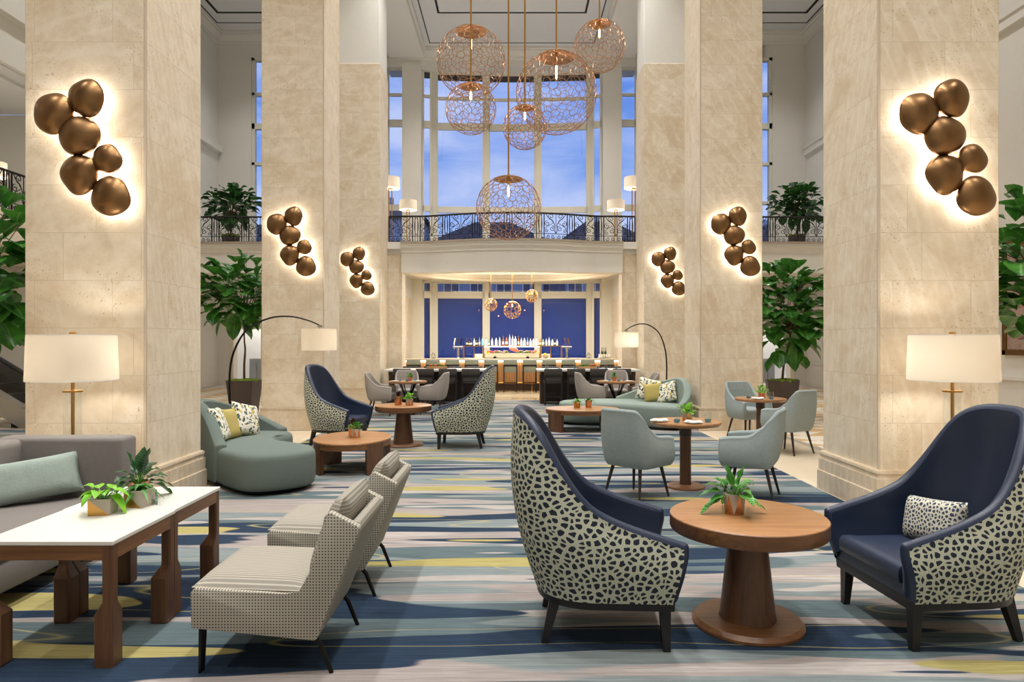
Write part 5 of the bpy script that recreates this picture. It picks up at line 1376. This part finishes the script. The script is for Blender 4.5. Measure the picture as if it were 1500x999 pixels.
for k, (x, y, z) in enumerate(((-.04,0,.085),(.045,.01,.085),(0,-.05,.09),(.0,.02,.14),(-.03,-.03,.135))):
    o = obj('lemon', MB().lathe([(.0001,-.05),(.01,-.045),(.033,-.02),(.038,0),(.033,.02),(.01,.045),(.0001,.05)], 12), M['lemon'], None, 60, (1.1+x,22.35+y,1.028+z), (1.2,k*.7,k)); tag(o, 'yellow lemon heaped in the grey bowl on the bar', 'lemon', 'lemons in the bowl')
cup = MB().lathe([(.0001,0),(.03,0),(.045,.02),(.05,.14),(.046,.14),(.04,.02),(.0001,.012)], 16)
CP = None
for s in (-1, 1):
    for k in range(8):
        x = s*(1.02+.075*(k % 4))+ (0 if s < 0 else .02); y = 23.38 if k < 4 else 23.5; z = 1.018
        lab = 'white cup under the %s end of the bottle shelf, %s in the %s row' % ('left' if s < 0 else 'right', ORD[k % 4], 'front' if k < 4 else 'rear')
        if CP is None: CP = tag(obj('white_cup', cup, M['white_china'], None, 40, (x,y,z)), lab, 'cup', 'white cups on the back counter')
        else: dup(CP, (x,y,z), 0, lab)
for k, px in enumerate((634.8,676.5,725,773,830.7,862.4)):
    x = (px-750)*.0222; wire = k not in (2, 3)
    t = thing('glass_terrarium' if wire else 'succulent_pot', ('wire house terrarium' if wire else 'small dark succulent pot')+' on the bar top, %s plant holder from the left' % ORD[k], 'terrarium' if wire else 'potted plant', (x,22.18,1.028), .3)
    if wire:
        w = .055; c = [(-w,-w),(w,-w),(w,w),(-w,w)]; mb = MB()
        for i in range(4):
            a, b2 = c[i], c[(i+1) % 4]; mb.tube([(a[0],a[1],.004),(b2[0],b2[1],.004)], .004, 4).tube([(a[0],a[1],.0),(a[0],a[1],.12)], .004, 4).tube([(a[0],a[1],.12),(b2[0],b2[1],.12)], .004, 4).tube([(a[0],a[1],.12),(0,0,.2)], .004, 4)
        obj('wire_frame', mb, M['iron'], t)
    else: obj('pot', MB().lathe([(.0001,0),(.045,0),(.055,.06),(.048,.06),(.0001,.05)], 14), M['dark_metal'], t, 40)
    mb = MB(); z0 = .01 if wire else .055
    for q in range(12): a = q*2.4; leaf(mb, (0,0,z0), (cos(a), sin(a), .6+.1*q), .06, .03, .2, .3)
    obj('succulent', mb, M['leaf_fig'], t, 60)
cd = thing('bar_caddy', 'steel tool holder with dark bottles at the far end of the bar', 'caddy', (3.02,22.4,1.028))
obj('tray', MB().rbox(-.2,.2,-.12,.12,0,.05,.008,1), M['steel'], cd)
for k in range(5): obj('tumbler', MB().lathe([(.0001,.05),(.03,.05),(.036,.14),(.03,.14),(.0001,.07)], 12), M['white_china'], cd).location = (-.15+.075*k, -.05, 0)
for k in range(3): obj('syrup_bottle', MB().lathe([(.0001,.05),(.03,.05),(.03,.2),(.012,.26),(.012,.36),(.0001,.36)], 12), M['glass_dark' if k != 1 else 'glass_sage'], cd, 40).location = (-.06+.06*k, .05, 0)

# ================================================================ LIGHT
def area(name, loc, power, size, col=(1,.978,.95), rot=(0,0,0), spread=180, sy=None):
    l = bpy.data.lights.new(name, 'AREA'); l.energy = power; l.color = col; l.spread = math.radians(spread)
    if sy: l.shape = 'RECTANGLE'; l.size = size; l.size_y = sy
    else: l.shape = 'DISK'; l.size = size
    o = bpy.data.objects.new(name, l); COL.objects.link(o); o.location = loc; o.rotation_euler = rot; return o
K = .25
for y in (-2.5,1.5,5.0,8.5,12.5,16.5):
    for x in (-2.2,2.2): area('nave_downlight', (x,y,CEIL-.05), 520*K, .5, spread=110)
for y in (3,9,15,21):
    for x in (-7.5,7.5): area('aisle_downlight', (x,y,CEIL-.05), 420*K, .5, spread=120)
for x in (-7.4,7.4): area('under_balcony_light', (x,21.6,3.58), 40, 1.2, sy=3.0)
area('bar_cove_light', (0,21.9,3.72), 370, 4.4, (1,.97,.9), sy=3.4)
area('bar_ceiling_fill', (0,21.9,3.735), 70, 5.2, (1,.95,.84), (PI,0,0), sy=4.2)  # added upward fill, no fixture of its own, brightens the bar ceiling
for x in (-2.6,0,2.6): area('balcony_downlight', (x,22.5,CEIL-.05), 300*K, .5, (1,.93,.84), spread=110)
for y in (2,8,14): area('mezzanine_light', (-12.3,y,7.3), 22, 1.0); area('lower_lobby_light', (-12,y,3.45), 30, 1.0)
for x in (-9.8,9.8): area('side_room_light', (x,25.9,2.88), 40, 1.2, (1,.97,.94))

# sky: blue dusk with soft cloud
w = bpy.data.worlds.new('World'); SC.world = w; w.use_nodes = True
class _W: node_tree = w.node_tree
nt = NT(_W); nt.n.clear()
tc = nt.n.new('ShaderNodeTexCoord'); sp = nt('ShaderNodeSeparateXYZ', {0: tc.outputs['Generated']})
grad = nt.ramp(sp.outputs[2], [(0,lin((180,200,236))),(.12,lin((160,192,240))),(.22,lin((126,162,228))),(.42,lin((84,136,222))),(1,lin((50,96,186)))])
mp = nt('ShaderNodeMapping', {'Vector': tc.outputs['Generated'], 'Scale': (2.0,2.0,6.0)})
cl_ = nt.noise(mp.outputs[0], 2.2, 5, .55, .4)
col = nt.mix(nt.ramp(cl_, [(.42,(0,0,0)),(.66,(.8,.8,.8))]), grad, lin((204,214,242)))
col = nt.mix(nt.ramp(cl_, [(.3,(.5,.5,.5)),(.45,(0,0,0))]), col, lin((96,124,206)))
bg = nt('ShaderNodeBackground', {'Color': col, 'Strength': 1.15}); out = nt('ShaderNodeOutputWorld'); nt.l.new(bg.outputs[0], out.inputs[0])

# camera
cam = bpy.data.cameras.new('Camera'); cam.lens = 24.0; cam.sensor_width = 36.0; cam.clip_end = 500
co = bpy.data.objects.new('Camera', cam); COL.objects.link(co); co.location = (0,0,1.6); co.rotation_euler = (PI/2,0,0); SC.camera = co
SC.view_settings.view_transform = 'Standard'; SC.view_settings.look = 'None'; SC.view_settings.gamma = 1; SC.view_settings.use_curve_mapping = False
SC.view_settings.exposure = 0.0
